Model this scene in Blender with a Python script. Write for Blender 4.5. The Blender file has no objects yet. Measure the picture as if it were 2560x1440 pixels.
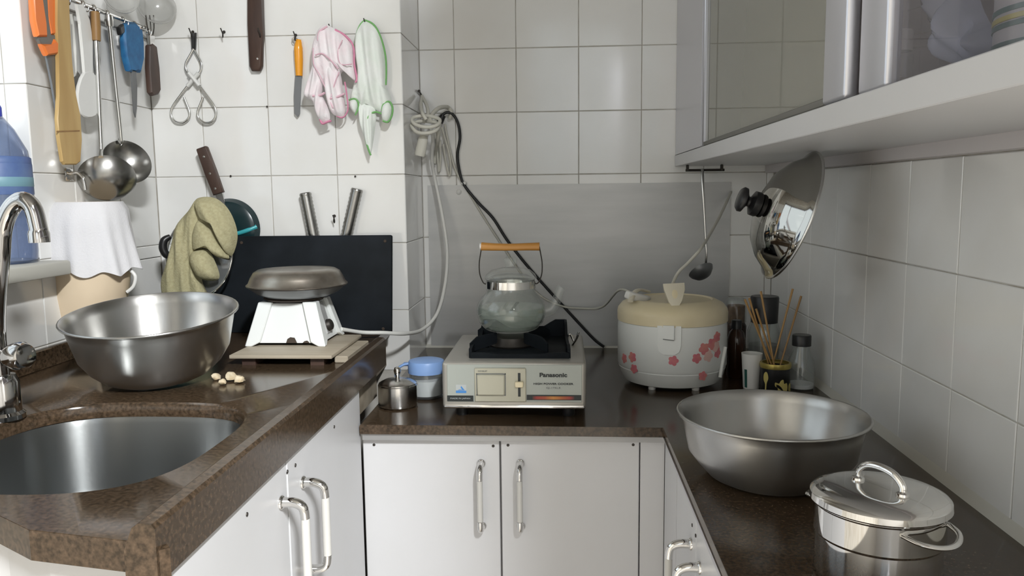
import bpy, bmesh, math, random
from mathutils import Vector, Matrix, noise as mnoise

random.seed(7)
SC = bpy.context.scene
COL = SC.collection
EZ = 1.2                       # eye height above the floor; all heights below are written relative to the eye

# ------------------------------------------------------------------ camera
PITCH, YAW, ROLL, FPX = 0.1188, -0.0656, 0.0111, 1982.15
cy, sy, cp, sp = math.cos(YAW), math.sin(YAW), math.cos(PITCH), math.sin(PITCH)
FWD = Vector((sy*cp, cy*cp, -sp)); RGT = Vector((cy, -sy, 0)); DWN = FWD.cross(RGT)
cr, sr = math.cos(ROLL), math.sin(ROLL)
RGT, DWN = RGT*cr + DWN*sr, DWN*cr - RGT*sr
cam = bpy.data.cameras.new('camera'); camo = bpy.data.objects.new('camera', cam); COL.objects.link(camo)
UP = -DWN; BK = -FWD
camo.matrix_world = Matrix(((RGT.x, UP.x, BK.x, 0), (RGT.y, UP.y, BK.y, 0), (RGT.z, UP.z, BK.z, EZ), (0, 0, 0, 1)))
cam.lens = FPX/2560*36; cam.sensor_width = 36; cam.clip_start = 0.02
SC.camera = camo

def ray(x, y): return RGT*((x-1280)/FPX) + DWN*((y-720)/FPX) + FWD
def at_y(x, y, d): r = ray(x, y); return r*(d/r.y)
def at_x(x, y, d): r = ray(x, y); return r*(d/r.x)
def at_z(x, y, d): r = ray(x, y); return r*(d/r.z)

# ------------------------------------------------------------------ world, lamps, exposure
W = bpy.data.worlds.new('daylight'); SC.world = W; W.use_nodes = True
W.node_tree.nodes['Background'].inputs[0].default_value = (0.86, 0.92, 1.0, 1)
W.node_tree.nodes['Background'].inputs[1].default_value = 1.85
LAMP_POS = (0.56, -0.75, 1.20)
def area(name, loc, rot, sx, sy_, power, col):
    l = bpy.data.lights.new(name, 'AREA'); l.shape = 'RECTANGLE'; l.size = sx; l.size_y = sy_; l.energy = power; l.color = col
    o = bpy.data.objects.new(name, l); COL.objects.link(o); o.location = (loc[0], loc[1], loc[2]+EZ); o.rotation_euler = rot
    return o
area('ceiling_tube_light', (LAMP_POS[0], LAMP_POS[1], LAMP_POS[2]-0.03), (0, 0, 0), 0.12, 0.6, 186, (0.97, 0.99, 1.0))
SC.view_settings.view_transform = 'Standard'; SC.view_settings.look = 'None'
SC.view_settings.exposure = 0.0; SC.view_settings.gamma = 1.0; SC.view_settings.use_curve_mapping = False

# ------------------------------------------------------------------ materials
def mat(name, col, rough=0.5, metal=0.0, trans=0.0, ior=1.45, col2=None, scale=20, bump=0.0, bscale=60, spec=None, coat=0.0, rnd=0.0, alpha=None, detail=4, contrast=(0.35, 0.65), aniso=0.0, stretch=None):
    m = bpy.data.materials.new(name); m.use_nodes = True
    nt = m.node_tree; b = nt.nodes['Principled BSDF']
    b.inputs['Base Color'].default_value = (*col, 1); b.inputs['Roughness'].default_value = rough
    b.inputs['Metallic'].default_value = metal; b.inputs['Transmission Weight'].default_value = trans; b.inputs['IOR'].default_value = ior
    if spec is not None: b.inputs['Specular IOR Level'].default_value = spec
    if coat: b.inputs['Coat Weight'].default_value = coat; b.inputs['Coat Roughness'].default_value = 0.06
    if aniso:
        b.inputs['Anisotropic'].default_value = aniso; b.inputs['Anisotropic Rotation'].default_value = 0.25
        tg = nt.nodes.new('ShaderNodeTangent'); tg.direction_type = 'RADIAL'; tg.axis = 'Z'
        nt.links.new(tg.outputs[0], b.inputs['Tangent'])
    tc = None
    def coords():
        nonlocal tc
        if tc is None:
            tc = nt.nodes.new('ShaderNodeTexCoord').outputs['Object']
            if stretch:
                mp = nt.nodes.new('ShaderNodeMapping'); mp.inputs['Scale'].default_value = stretch
                nt.links.new(tc, mp.inputs['Vector']); tc = mp.outputs['Vector']
        return tc
    out = None
    if col2 is not None:
        n = nt.nodes.new('ShaderNodeTexNoise'); n.inputs['Scale'].default_value = scale; n.inputs['Detail'].default_value = detail
        nt.links.new(coords(), n.inputs['Vector'])
        r = nt.nodes.new('ShaderNodeValToRGB'); r.color_ramp.elements[0].position = contrast[0]; r.color_ramp.elements[1].position = contrast[1]
        r.color_ramp.elements[0].color = (*col, 1); r.color_ramp.elements[1].color = (*col2, 1)
        nt.links.new(n.outputs['Fac'], r.inputs['Fac']); out = r.outputs['Color']
        nt.links.new(out, b.inputs['Base Color'])
    if rnd:
        oi = nt.nodes.new('ShaderNodeObjectInfo'); mr = nt.nodes.new('ShaderNodeMapRange')
        mr.inputs['To Min'].default_value = 1-rnd; mr.inputs['To Max'].default_value = 1.0
        nt.links.new(oi.outputs['Random'], mr.inputs['Value'])
        hs = nt.nodes.new('ShaderNodeHueSaturation'); hs.inputs['Color'].default_value = (*col, 1)
        nt.links.new(mr.outputs['Result'], hs.inputs['Value'])
        if out: nt.links.new(out, hs.inputs['Color'])
        nt.links.new(hs.outputs['Color'], b.inputs['Base Color'])
    if bump:
        n = nt.nodes.new('ShaderNodeTexNoise'); n.inputs['Scale'].default_value = bscale; n.inputs['Detail'].default_value = 3
        nt.links.new(coords(), n.inputs['Vector'])
        bp = nt.nodes.new('ShaderNodeBump'); bp.inputs['Strength'].default_value = bump; bp.inputs['Distance'].default_value = 0.002
        nt.links.new(n.outputs['Fac'], bp.inputs['Height']); nt.links.new(bp.outputs['Normal'], b.inputs['Normal'])
    return m

def thin_glass(name, tint=(0.95, 0.97, 0.96), rough=0.0, film=0.0, filmcol=(0.5, 0.5, 0.5)):
    m = bpy.data.materials.new(name); m.use_nodes = True; nt = m.node_tree
    nt.nodes.remove(nt.nodes['Principled BSDF']); o = nt.nodes['Material Output']
    t = nt.nodes.new('ShaderNodeBsdfTransparent'); t.inputs[0].default_value = (*tint, 1)
    g = nt.nodes.new('ShaderNodeBsdfGlossy'); g.inputs['Roughness'].default_value = rough
    f = nt.nodes.new('ShaderNodeLayerWeight'); f.inputs[0].default_value = 0.5
    pw = nt.nodes.new('ShaderNodeMath'); pw.operation = 'POWER'; pw.inputs[1].default_value = 4.5; nt.links.new(f.outputs['Facing'], pw.inputs[0])
    ma = nt.nodes.new('ShaderNodeMath'); ma.operation = 'MULTIPLY_ADD'; ma.inputs[1].default_value = 0.85; ma.inputs[2].default_value = 0.04; nt.links.new(pw.outputs[0], ma.inputs[0])
    mx = nt.nodes.new('ShaderNodeMixShader'); nt.links.new(ma.outputs[0], mx.inputs[0])
    nt.links.new(t.outputs[0], mx.inputs[1]); nt.links.new(g.outputs[0], mx.inputs[2])
    res = mx.outputs[0]
    if film:
        d = nt.nodes.new('ShaderNodeBsdfDiffuse'); d.inputs[0].default_value = (*filmcol, 1)
        m0 = nt.nodes.new('ShaderNodeMixShader'); m0.inputs[0].default_value = film
        nt.links.new(t.outputs[0], m0.inputs[1]); nt.links.new(d.outputs[0], m0.inputs[2])
        nt.links.new(m0.outputs[0], mx.inputs[1])
    nt.links.new(res, o.inputs[0]); return m

def emis(name, col, st):
    m = bpy.data.materials.new(name); m.use_nodes = True
    b = m.node_tree.nodes['Principled BSDF']; b.inputs['Base Color'].default_value = (*col, 1)
    b.inputs['Emission Color'].default_value = (*col, 1); b.inputs['Emission Strength'].default_value = st
    return m

M = {}
M['tile'] = mat('glazed_tile', (0.79, 0.79, 0.775), 0.10, col2=(0.765, 0.76, 0.735), scale=9, rnd=0.05, bump=0.05, bscale=14, spec=0.85)
M['grout'] = mat('grey_grout', (0.36, 0.33, 0.28), 0.9, col2=(0.50, 0.48, 0.44), scale=30)
M['plaster'] = mat('white_plaster', (0.42, 0.41, 0.39), 0.8, bump=0.2, bscale=40)
M['floor'] = mat('floor_tile', (0.62, 0.57, 0.50), 0.35, col2=(0.56, 0.51, 0.45), scale=6)
M['granite'] = mat('brown_granite', (0.028, 0.0185, 0.0105), 0.17, col2=(0.098, 0.064, 0.039), scale=210, detail=6, contrast=(0.35, 0.8), bump=0.03, bscale=20)
M['lam'] = mat('white_laminate', (0.56, 0.56, 0.57), 0.32, col2=(0.54, 0.54, 0.545), scale=5)
M['carc'] = mat('carcass_board', (0.60, 0.57, 0.57), 0.6)
M['alu'] = mat('brushed_aluminium', (0.62, 0.62, 0.66), 0.36, 0.85, bump=0.03, bscale=200)
M['greyrail'] = mat('grey_rail', (0.32, 0.32, 0.32), 0.45, 0.5)
M['sheet'] = mat('galvanised_sheet', (0.46, 0.465, 0.46), 0.42, 0.4, col2=(0.52, 0.52, 0.515), scale=10, detail=8, bump=0.05, bscale=7, stretch=(0.4, 1, 3))
M['steel'] = mat('stainless_steel', (0.62, 0.615, 0.60), 0.22, 1.0, bump=0.02, bscale=300, aniso=0.5)
M['bowl'] = mat('spun_aluminium', (0.50, 0.495, 0.48), 0.33, 1.0, col2=(0.44, 0.435, 0.42), scale=12, bump=0.03, bscale=120, aniso=0.75)
M['tapchrome'] = mat('tap_chrome', (0.50, 0.49, 0.48), 0.07, 1.0)  # tinted down to imitate the dark room mirrored in the tap
M['darkchrome'] = mat('dark_mirror_chrome', (0.42, 0.41, 0.38), 0.05, 1.0)  # chrome darkened to imitate the dark surroundings reflected by the hanging lid
M['ladlesteel'] = mat('darkened_steel', (0.34, 0.335, 0.32), 0.27, 1.0, bump=0.03, bscale=120)  # base colour lowered to stand in for dark reflections in the ladle bowls
M['chrome'] = mat('polished_chrome', (0.75, 0.74, 0.72), 0.06, 1.0)
M['sink'] = mat('satin_sink_steel', (0.30, 0.31, 0.31), 0.30, 1.0, bump=0.03, bscale=150, aniso=0.75)
M['black'] = mat('black_plastic', (0.012, 0.012, 0.013), 0.35)
M['matblack'] = mat('matt_black_enamel', (0.007, 0.009, 0.011), 0.6, col2=(0.013, 0.016, 0.02), scale=12, spec=0.12)
M['dark'] = mat('dark_void', (0.01, 0.01, 0.01), 0.9)
M['wood'] = mat('pale_bamboo', (0.52, 0.36, 0.15), 0.45, col2=(0.42, 0.27, 0.10), scale=25, stretch=(1, 1, 0.15))
M['stick'] = mat('brown_bamboo', (0.36, 0.21, 0.075), 0.5)
M['bamboo'] = mat('honey_bamboo', (0.50, 0.24, 0.055), 0.35, col2=(0.40, 0.18, 0.035), scale=60, stretch=(0.15, 1, 1))
M['dkwood'] = mat('dark_wood', (0.075, 0.042, 0.03), 0.5, col2=(0.045, 0.026, 0.02), scale=40, stretch=(1, 1, 0.2))
M['midwood'] = mat('brown_wood', (0.30, 0.17, 0.06), 0.5, col2=(0.23, 0.125, 0.045), scale=40, stretch=(1, 1, 0.2))
M['board'] = mat('weathered_board', (0.42, 0.37, 0.29), 0.55, col2=(0.34, 0.29, 0.22), scale=30, stretch=(0.2, 1, 1))
M['orange'] = mat('orange_plastic', (0.78, 0.20, 0.045), 0.4)
M['yorange'] = mat('amber_plastic', (0.80, 0.33, 0.02), 0.22, coat=0.4)
M['grey'] = mat('grey_rubber', (0.16, 0.155, 0.14), 0.6)
M['whitepl'] = mat('white_plastic', (0.70, 0.70, 0.68), 0.35)
M['barpl'] = mat('pale_handle_plastic', (0.52, 0.51, 0.48), 0.3)
M['ivory'] = mat('ivory_plastic', (0.62, 0.58, 0.47), 0.35)
M['cream'] = mat('cream_plastic', (0.70, 0.62, 0.44), 0.38, col2=(0.64, 0.56, 0.37), scale=12)
M['tan'] = mat('tan_plastic', (0.66, 0.54, 0.39), 0.4, col2=(0.60, 0.48, 0.34), scale=10)
M['cookerwhite'] = mat('cooker_enamel', (0.72, 0.74, 0.73), 0.25)
M['enamel'] = mat('white_enamel', (0.74, 0.76, 0.745), 0.15)
M['rust'] = mat('chipped_rust', (0.05, 0.035, 0.025), 0.8)
M['pan'] = mat('stained_pan', (0.34, 0.32, 0.28), 0.32, 0.85, col2=(0.22, 0.19, 0.16), scale=22)
M['teal'] = mat('teal_enamel', (0.02, 0.075, 0.08), 0.25)
M['tealdk'] = mat('dark_teal_enamel', (0.006, 0.022, 0.026), 0.25)
M['cyan'] = mat('turquoise_enamel', (0.05, 0.36, 0.40), 0.3)
M['blue'] = mat('blue_plastic', (0.02, 0.15, 0.34), 0.5, col2=(0.012, 0.10, 0.25), scale=60)
M['ltblue'] = mat('light_blue_plastic', (0.22, 0.36, 0.66), 0.4)
M['capblue'] = mat('deep_blue_plastic', (0.02, 0.04, 0.45), 0.4)
M['mitt'] = mat('olive_beige_cotton', (0.40, 0.37, 0.225), 0.95, col2=(0.34, 0.31, 0.18), scale=180, bump=0.5, bscale=350)
M['cloth'] = mat('white_cotton', (0.63, 0.625, 0.64), 0.95, bump=0.3, bscale=300)
M['pinkcl'] = mat('pink_tinted_cotton', (0.80, 0.71, 0.735), 0.95, col2=(0.80, 0.77, 0.78), scale=35, bump=0.3, bscale=300)
M['greencl'] = mat('pale_green_cotton', (0.72, 0.77, 0.71), 0.95, col2=(0.78, 0.80, 0.77), scale=30, bump=0.3, bscale=300)
M['pink'] = mat('pink_hem', (0.68, 0.27, 0.40), 0.95, bump=0.4, bscale=300)
M['ltpink'] = mat('pale_pink_band', (0.76, 0.50, 0.58), 0.95, bump=0.4, bscale=300)
M['green'] = mat('green_hem', (0.20, 0.46, 0.16), 0.95, bump=0.4, bscale=300)
M['cord'] = mat('off_white_cord', (0.55, 0.54, 0.48), 0.5)
M['cordwht'] = mat('white_cord', (0.68, 0.68, 0.65), 0.45)
M['bkcord'] = mat('black_cable', (0.012, 0.013, 0.014), 0.4)
M['glass'] = mat('clear_glass', (0.97, 0.99, 0.98), 0.0, trans=1.0, ior=1.47)
M['water'] = thin_glass('water', (0.86, 0.92, 0.88), 0.02, 0.05, (0.62, 0.68, 0.63))
M['pane'] = thin_glass('window_pane')
M['cabpane'] = thin_glass('smoky_cabinet_glass', (0.90, 0.89, 0.92), 0.02, 0.06, (0.40, 0.38, 0.42))
M['frostpane'] = thin_glass('frosted_cabinet_glass', (0.6, 0.6, 0.55), 0.02, 0.65, (0.33, 0.325, 0.275))  # frost film also carries the tone of tiles reflected in the glass
M['jarglass'] = thin_glass('jar_glass', (0.94, 0.955, 0.95), 0.02, 0.08, (0.72, 0.74, 0.74))
M['kettleglass'] = thin_glass('kettle_glass', (0.975, 0.985, 0.98), 0.01, 0.06, (0.72, 0.76, 0.73))
M['bottlepet'] = thin_glass('blue_tinted_plastic', (0.62, 0.68, 0.82), 0.05, 0.35, (0.22, 0.27, 0.38))
M['bag'] = thin_glass('blue_plastic_film', (0.62, 0.66, 0.78), 0.2, 0.62, (0.50, 0.55, 0.64))
M['clearbag'] = thin_glass('cloudy_clear_plastic', (0.85, 0.85, 0.84), 0.15, 0.35, (0.6, 0.6, 0.58))
M['brownglass'] = mat('brown_glass', (0.03, 0.012, 0.006), 0.08)
M['spice'] = mat('brown_spice', (0.20, 0.11, 0.05), 0.8, col2=(0.10, 0.05, 0.02), scale=60)
M['salt'] = mat('white_powder', (0.72, 0.72, 0.74), 0.9)
M['gold'] = mat('gold_rim', (0.45, 0.36, 0.10), 0.35, 0.7)
M['flower'] = mat('yellow_flower_print', (0.50, 0.42, 0.14), 0.5)
M['petal'] = mat('pink_blossom_print', (0.62, 0.25, 0.22), 0.5, col2=(0.56, 0.16, 0.20), scale=60)
M['petalpale'] = mat('pale_blossom_print', (0.68, 0.46, 0.42), 0.5)
M['panelgrey'] = mat('panel_paint', (0.35, 0.375, 0.345), 0.3)
M['panelcream'] = mat('panel_cream', (0.42, 0.405, 0.32), 0.35)
M['ink'] = mat('black_print', (0.015, 0.02, 0.02), 0.5)
M['greyink'] = mat('grey_print', (0.16, 0.17, 0.17), 0.5)
M['stovebody'] = mat('stove_shell', (0.40, 0.385, 0.35), 0.35, 0.5)
M['badgeblue'] = mat('badge_blue', (0.05, 0.22, 0.55), 0.4)
M['badgegrey'] = mat('badge_grey', (0.42, 0.45, 0.45), 0.4)
M['garlic'] = mat('pale_garlic', (0.60, 0.52, 0.38), 0.7, col2=(0.42, 0.33, 0.2), scale=70)
M['bladegrey'] = mat('grey_blade', (0.20, 0.205, 0.21), 0.38, 0.7)
M['wire'] = mat('bright_wire', (0.72, 0.72, 0.70), 0.18, 1.0)
M['iron'] = mat('dark_iron', (0.05, 0.045, 0.04), 0.5, 0.7)
M['label'] = mat('blue_label', (0.05, 0.09, 0.26), 0.45, col2=(0.11, 0.17, 0.32), scale=18)
M['labelgreen'] = mat('green_label', (0.16, 0.30, 0.36), 0.45)
M['caulk'] = mat('grey_white_caulk', (0.50, 0.49, 0.44), 0.7)
M['dirt'] = mat('grimy_plaster', (0.20, 0.165, 0.12), 0.85, col2=(0.30, 0.26, 0.2), scale=25, bump=0.4, bscale=40)
M['stripegreen'] = mat('dark_green_glaze', (0.02, 0.09, 0.075), 0.3)
M['stripeyel'] = mat('olive_glaze', (0.42, 0.38, 0.08), 0.3)
M['stoneware'] = mat('pale_stoneware', (0.42, 0.42, 0.40), 0.35)
M['tube'] = emis('lamp_tube', (1.0, 0.97, 0.92), 10)
M['doorwood'] = mat('varnished_door', (0.22, 0.12, 0.06), 0.4)
def flame():
    m = bpy.data.materials.new('flame_print'); m.use_nodes = True; nt = m.node_tree; b = nt.nodes['Principled BSDF']
    tc = nt.nodes.new('ShaderNodeTexCoord'); sx = nt.nodes.new('ShaderNodeSeparateXYZ'); nt.links.new(tc.outputs['Generated'], sx.inputs[0])
    r = nt.nodes.new('ShaderNodeValToRGB'); e = r.color_ramp.elements
    e[0].position = 0; e[0].color = (0.03, 0.01, 0.01, 1); e[1].position = 1; e[1].color = (0.03, 0.01, 0.01, 1)
    for p, c in ((0.1, (0.28, 0.02, 0.012)), (0.3, (0.32, 0.05, 0.012)), (0.5, (0.50, 0.20, 0.03)), (0.72, (0.36, 0.08, 0.012)), (0.9, (0.28, 0.02, 0.012))):
        q = e.new(p); q.color = (*c, 1)
    nt.links.new(sx.outputs[0], r.inputs[0]); nt.links.new(r.outputs[0], b.inputs['Base Color']); b.inputs['Roughness'].default_value = 0.4
    return m
M['flame'] = flame()

# ------------------------------------------------------------------ mesh builders
def lathe(prof, n=40, bm=None):
    bm = bm or bmesh.new(); rings = []
    for r, z in prof:
        if r <= 1e-6: rings.append([bm.verts.new((0, 0, z))])
        else: rings.append([bm.verts.new((r*math.cos(2*math.pi*i/n), r*math.sin(2*math.pi*i/n), z)) for i in range(n)])
    for a, b in zip(rings, rings[1:]):
        for i in range(n):
            j = (i+1) % n
            if len(a) == 1 and len(b) == 1: continue
            if len(a) == 1: bm.faces.new((a[0], b[j], b[i]))
            elif len(b) == 1: bm.faces.new((a[i], a[j], b[0]))
            else: bm.faces.new((a[i], a[j], b[j], b[i]))
    return bm

def catmull(pts, k=6, closed=False):
    pts = [Vector(p) for p in pts]
    if k <= 1 or len(pts) < 3: return pts
    out = []; n = len(pts)
    for i in range(n if closed else n-1):
        if closed: p0, p1, p2, p3 = pts[i-1], pts[i], pts[(i+1) % n], pts[(i+2) % n]
        else: p0, p1, p2, p3 = pts[max(i-1, 0)], pts[i], pts[i+1], pts[min(i+2, n-1)]
        for s in range(k):
            t = s/k
            out.append(0.5*((2*p1)+(p2-p0)*t+(2*p0-5*p1+4*p2-p3)*t*t+(3*p1-p0-3*p2+p3)*t**3))
    if not closed: out.append(pts[-1])
    return out

def tube(pts, r, n=8, k=6, closed=False, bm=None, flat=None):
    bm = bm or bmesh.new(); m0 = len(pts); P = catmull(pts, k, closed); N = len(P)
    def rad(i):
        if not isinstance(r, (list, tuple)): return r
        f = i/(N-1)*(len(r)-1); a = int(min(f, len(r)-2)); return r[a]+(r[a+1]-r[a])*(f-a)
    nrm = None; rings = []
    for i in range(N):
        t = (P[(i+1) % N]-P[i-1]) if closed else (P[min(i+1, N-1)]-P[max(i-1, 0)])
        t.normalize()
        if nrm is None:
            a = Vector((0, 0, 1)) if abs(t.z) < 0.9 else Vector((1, 0, 0)); nrm = t.cross(a).normalized()
        else:
            nrm = (nrm-t*nrm.dot(t)).normalized()
        b = t.cross(nrm); rr = rad(i); fx, fy = flat or (1, 1)
        rings.append([bm.verts.new(P[i]+nrm*(rr*fx*math.cos(2*math.pi*j/n))+b*(rr*fy*math.sin(2*math.pi*j/n))) for j in range(n)])
    for i in range(N if closed else N-1):
        a, b = rings[i], rings[(i+1) % N]
        for j in range(n): bm.faces.new((a[j], a[(j+1) % n], b[(j+1) % n], b[j]))
    if not closed:
        bm.faces.new(list(reversed(rings[0]))); bm.faces.new(rings[-1])
    return bm

def box(x0, x1, y0, y1, z0, z1, bev=0.0, seg=1, bm=None):
    t = bmesh.new(); bmesh.ops.create_cube(t, size=1)
    for v in t.verts: v.co = Vector(((x0+x1)/2+v.co.x*(x1-x0), (y0+y1)/2+v.co.y*(y1-y0), (z0+z1)/2+v.co.z*(z1-z0)))
    if bev: bmesh.ops.bevel(t, geom=list(t.edges), offset=bev, segments=seg, profile=0.5, affect='EDGES')
    return join(bm, t) if bm else t

def join(a, b):
    vm = {v: a.verts.new(v.co) for v in b.verts}
    for f in b.faces: a.faces.new([vm[v] for v in f.verts])
    b.free(); return a

def prism(poly, w0, w1, fn, bev=0.0, seg=1, bm=None):
    """polygon in (u, v), extruded from w0 to w1, mapped by fn(u, v, w)"""
    t = bmesh.new()
    a = [t.verts.new(fn(u, v, w0)) for u, v in poly]; b = [t.verts.new(fn(u, v, w1)) for u, v in poly]; n = len(poly)
    fa = t.faces.new(a); fb = t.faces.new(list(reversed(b)))
    for i in range(n): t.faces.new((a[(i+1) % n], a[i], b[i], b[(i+1) % n]))
    if bev:
        ed = list(fa.edges)+list(fb.edges)
        bmesh.ops.bevel(t, geom=ed, offset=bev, segments=seg, profile=0.5, affect='EDGES')
    bmesh.ops.recalc_face_normals(t, faces=t.faces)
    return join(bm, t) if bm else t

def spread(poly, k=5):
    return [(p.x, p.y) for p in catmull([(u, v, 0) for u, v in poly], k, True)]

def lobe(outline, thick, fn, centre=None, rings=9, fold=None, back=0.0, k=5, bm=None, power=0.5):
    """cloth pillow: star-shaped outline in (u, v), bulging to +w towards the room"""
    bm = bm or bmesh.new(); O = spread(outline, k)
    c = centre or (sum(p[0] for p in O)/len(O), sum(p[1] for p in O)/len(O)); n = len(O)
    def w(u, v, t): return back+thick*max(0.0, 1-t*t)**power + (fold(u, v)*min(1.0, (1-t)*4) if fold else 0)
    top = bm.verts.new(fn(c[0], c[1], w(c[0], c[1], 0))); prev = None
    for i in range(1, rings+1):
        t = i/rings
        cur = []
        for p in O:
            u, v = c[0]+(p[0]-c[0])*t, c[1]+(p[1]-c[1])*t
            cur.append(bm.verts.new(fn(u, v, w(u, v, t))))
        for j in range(n):
            if prev is None: bm.faces.new((top, cur[j], cur[(j+1) % n]))
            else: bm.faces.new((prev[j], cur[j], cur[(j+1) % n], prev[(j+1) % n]))
        prev = cur
    bk = bm.verts.new(fn(c[0], c[1], back-0.003))
    for j in range(n): bm.faces.new((bk, prev[(j+1) % n], prev[j]))
    bmesh.ops.recalc_face_normals(bm, faces=bm.faces)
    return bm

def xf(bm, mtx):
    bmesh.ops.transform(bm, matrix=mtx, verts=bm.verts); return bm
def move(bm, x, y, z): return xf(bm, Matrix.Translation((x, y, z)))
def aim(axis):
    """rotation that takes +Z to the given axis"""
    return Vector((0, 0, 1)).rotation_difference(Vector(axis)).to_matrix().to_4x4()
def text(body, size, depth=0.0004, bold=0.0):
    c = bpy.data.curves.new('t', 'FONT'); c.body = body; c.size = size; c.extrude = depth; c.align_x = 'CENTER'; c.align_y = 'CENTER'; c.offset = bold
    o = bpy.data.objects.new('t', c); COL.objects.link(o)
    bpy.context.view_layer.update()
    me = bpy.data.meshes.new_from_object(o.evaluated_get(bpy.context.evaluated_depsgraph_get()))
    bm = bmesh.new(); bm.from_mesh(me)
    bpy.data.objects.remove(o); bpy.data.curves.remove(c); bpy.data.meshes.remove(me)
    return bm

# ------------------------------------------------------------------ object builders
OFF = {}
def thing(name, label, cat, loc, group=None, rot=None):
    o = bpy.data.objects.new(name, None); COL.objects.link(o); o.empty_display_size = 0.02
    o.location = (loc[0], loc[1], loc[2]+EZ); OFF[o.name] = Vector(loc)
    if rot: o.rotation_euler = rot
    o['label'] = label; o['category'] = cat
    if group: o['group'] = group
    return o

def part(name, bm, m, parent=None, loc=None, w=False, smooth=True, label=None, ang=0.7, rot=None):
    """one mesh object; w=True: the vertices are room coordinates, made local to the parent here"""
    off = OFF.get(parent.name, Vector((0, 0, 0))) if parent else Vector((0, 0, 0))
    if w and parent: bmesh.ops.translate(bm, vec=-off, verts=bm.verts)
    me = bpy.data.meshes.new(name); bm.normal_update(); bm.to_mesh(me); bm.free()
    if smooth:
        me.polygons.foreach_set('use_smooth', [True]*len(me.polygons))
        try: me.set_sharp_from_angle(angle=ang)
        except Exception: pass
    me.materials.append(m)
    o = bpy.data.objects.new(name, me); COL.objects.link(o)
    l = Vector(loc) if loc else Vector((0, 0, 0))
    if parent: o.parent = parent; o.location = l; OFF[o.name] = off+l
    else: o.location = (l.x, l.y, l.z+EZ); OFF[o.name] = l
    if rot: o.rotation_euler = rot
    if label: o['label'] = label
    return o

def single(name, bm, m, label, cat, loc, group=None, w=True, **kw):
    """a thing that is one mesh; vertices in room coordinates when w"""
    if w: bmesh.ops.translate(bm, vec=-Vector(loc), verts=bm.verts)
    o = part(name, bm, m, None, loc, **kw); o['label'] = label; o['category'] = cat
    if group: o['group'] = group
    return o

def struct(name, bm, m, parent=None, smooth=False):
    o = part(name, bm, m, parent, w=bool(parent), smooth=smooth)
    if not parent: o['kind'] = 'structure'
    return o

# ------------------------------------------------------------------ room sizes
D2, D1 = 1.955, 1.744          # recessed back wall, front of the masonry column
XC = -0.348                    # right side of the column
XL, XR = -0.914, 0.504         # left and right walls
FL, CE = -1.2, 1.42
BZ, LZ = -0.384, -0.295        # rear worktop, sink worktop
TW, TH, G = 0.15, 0.1509, 0.0008
YR = -2.3; XRR = 1.5; XLL = -1.05

# ------------------------------------------------------------------ room shell
struct('floor', box(-1.4, 1.6, YR-0.1, 2.2, FL-0.05, FL), M['floor'])
struct('ceiling', box(-1.4, 1.6, YR-0.1, 2.2, CE, CE+0.05), M['plaster'])
wb = struct('wall_back', box(XC-0.05, XR+0.1, D2+0.002, D2+0.1, FL, CE), M['grout'])
wc = struct('wall_back_left', box(XL-0.3, XC-0.002, D1+0.002, D2+0.1, FL, CE), M['grout'])
SILL, JAMB, WTOP, WY0 = -0.134, 1.328, 0.85, 0.30
bm = box(XL-0.3, XL-0.002, YR-0.1, D1+0.002, FL, SILL-0.002)
box(XL-0.3, XL-0.002, JAMB+0.002, D1+0.002, SILL, CE, bm=bm); box(XL-0.3, XL-0.002, YR-0.1, JAMB+0.002, WTOP, CE, bm=bm)
box(XL-0.3, XL-0.002, YR-0.1, WY0, SILL-0.002, WTOP, bm=bm)
wl = struct('wall_left', bm, M['grout'])
wr = struct('wall_right', box(XR+0.002, XR+0.1, 0.02, D2+0.1, FL, CE), M['grout'])
struct('wall_rear_right', box(XR+0.1, XRR, 0.02, 0.1, FL, CE), M['plaster'])
struct('wall_far_right', box(XRR, XRR+0.1, YR-0.1, 0.1, FL, CE), M['plaster'])
# rear wall with a tall window behind the camera
RX0, RX1, RZ0, RZ1 = -0.30, 0.46, 0.12, 1.34
bm = box(-1.4, RX0, YR-0.1, YR, FL, CE); box(RX1, 1.6, YR-0.1, YR, FL, CE, bm=bm)
box(RX0, RX1, YR-0.1, YR, FL, RZ0, bm=bm); box(RX0, RX1, YR-0.1, YR, RZ1, CE, bm=bm)
struct('wall_rear', bm, M['plaster'])
w2 = struct('window_2', box(RX0, RX1, YR-0.06, YR-0.055, RZ0, RZ1), M['pane'])
fr = box(RX0, RX0+0.05, YR-0.08, YR-0.03, RZ0, RZ1); box(RX1-0.05, RX1, YR-0.08, YR-0.03, RZ0, RZ1, bm=fr)
box(RX0, RX1, YR-0.08, YR-0.03, RZ0, RZ0+0.05, bm=fr); box(RX0, RX1, YR-0.08, YR-0.03, RZ1-0.05, RZ1, bm=fr)
box((RX0+RX1)/2-0.025, (RX0+RX1)/2+0.025, YR-0.08, YR-0.03, RZ0, RZ1, bm=fr)
part('window_frame', fr, M['alu'], w2, w=True, smooth=False)
# side window
w1 = struct('window_1', box(XL-0.215, XL-0.21, WY0, JAMB, SILL, WTOP), M['pane'])
fr = box(XL-0.24, XL-0.19, WY0, WY0+0.04, SILL, WTOP); box(XL-0.24, XL-0.19, JAMB-0.04, JAMB, SILL, WTOP, bm=fr)
box(XL-0.24, XL-0.19, WY0, JAMB, SILL, SILL+0.04, bm=fr); box(XL-0.24, XL-0.19, WY0, JAMB, WTOP-0.04, WTOP, bm=fr)
box(XL-0.24, XL-0.19, 0.80, 0.84, SILL, WTOP, bm=fr)
part('window_frame', fr, M['alu'], w1, w=True, smooth=False)
part('window_sill', box(XL-0.20, -0.866, WY0-0.02, JAMB+0.012, SILL+0.001, SILL+0.026, 0.004, 2), M['caulk'], w1, w=True)

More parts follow.
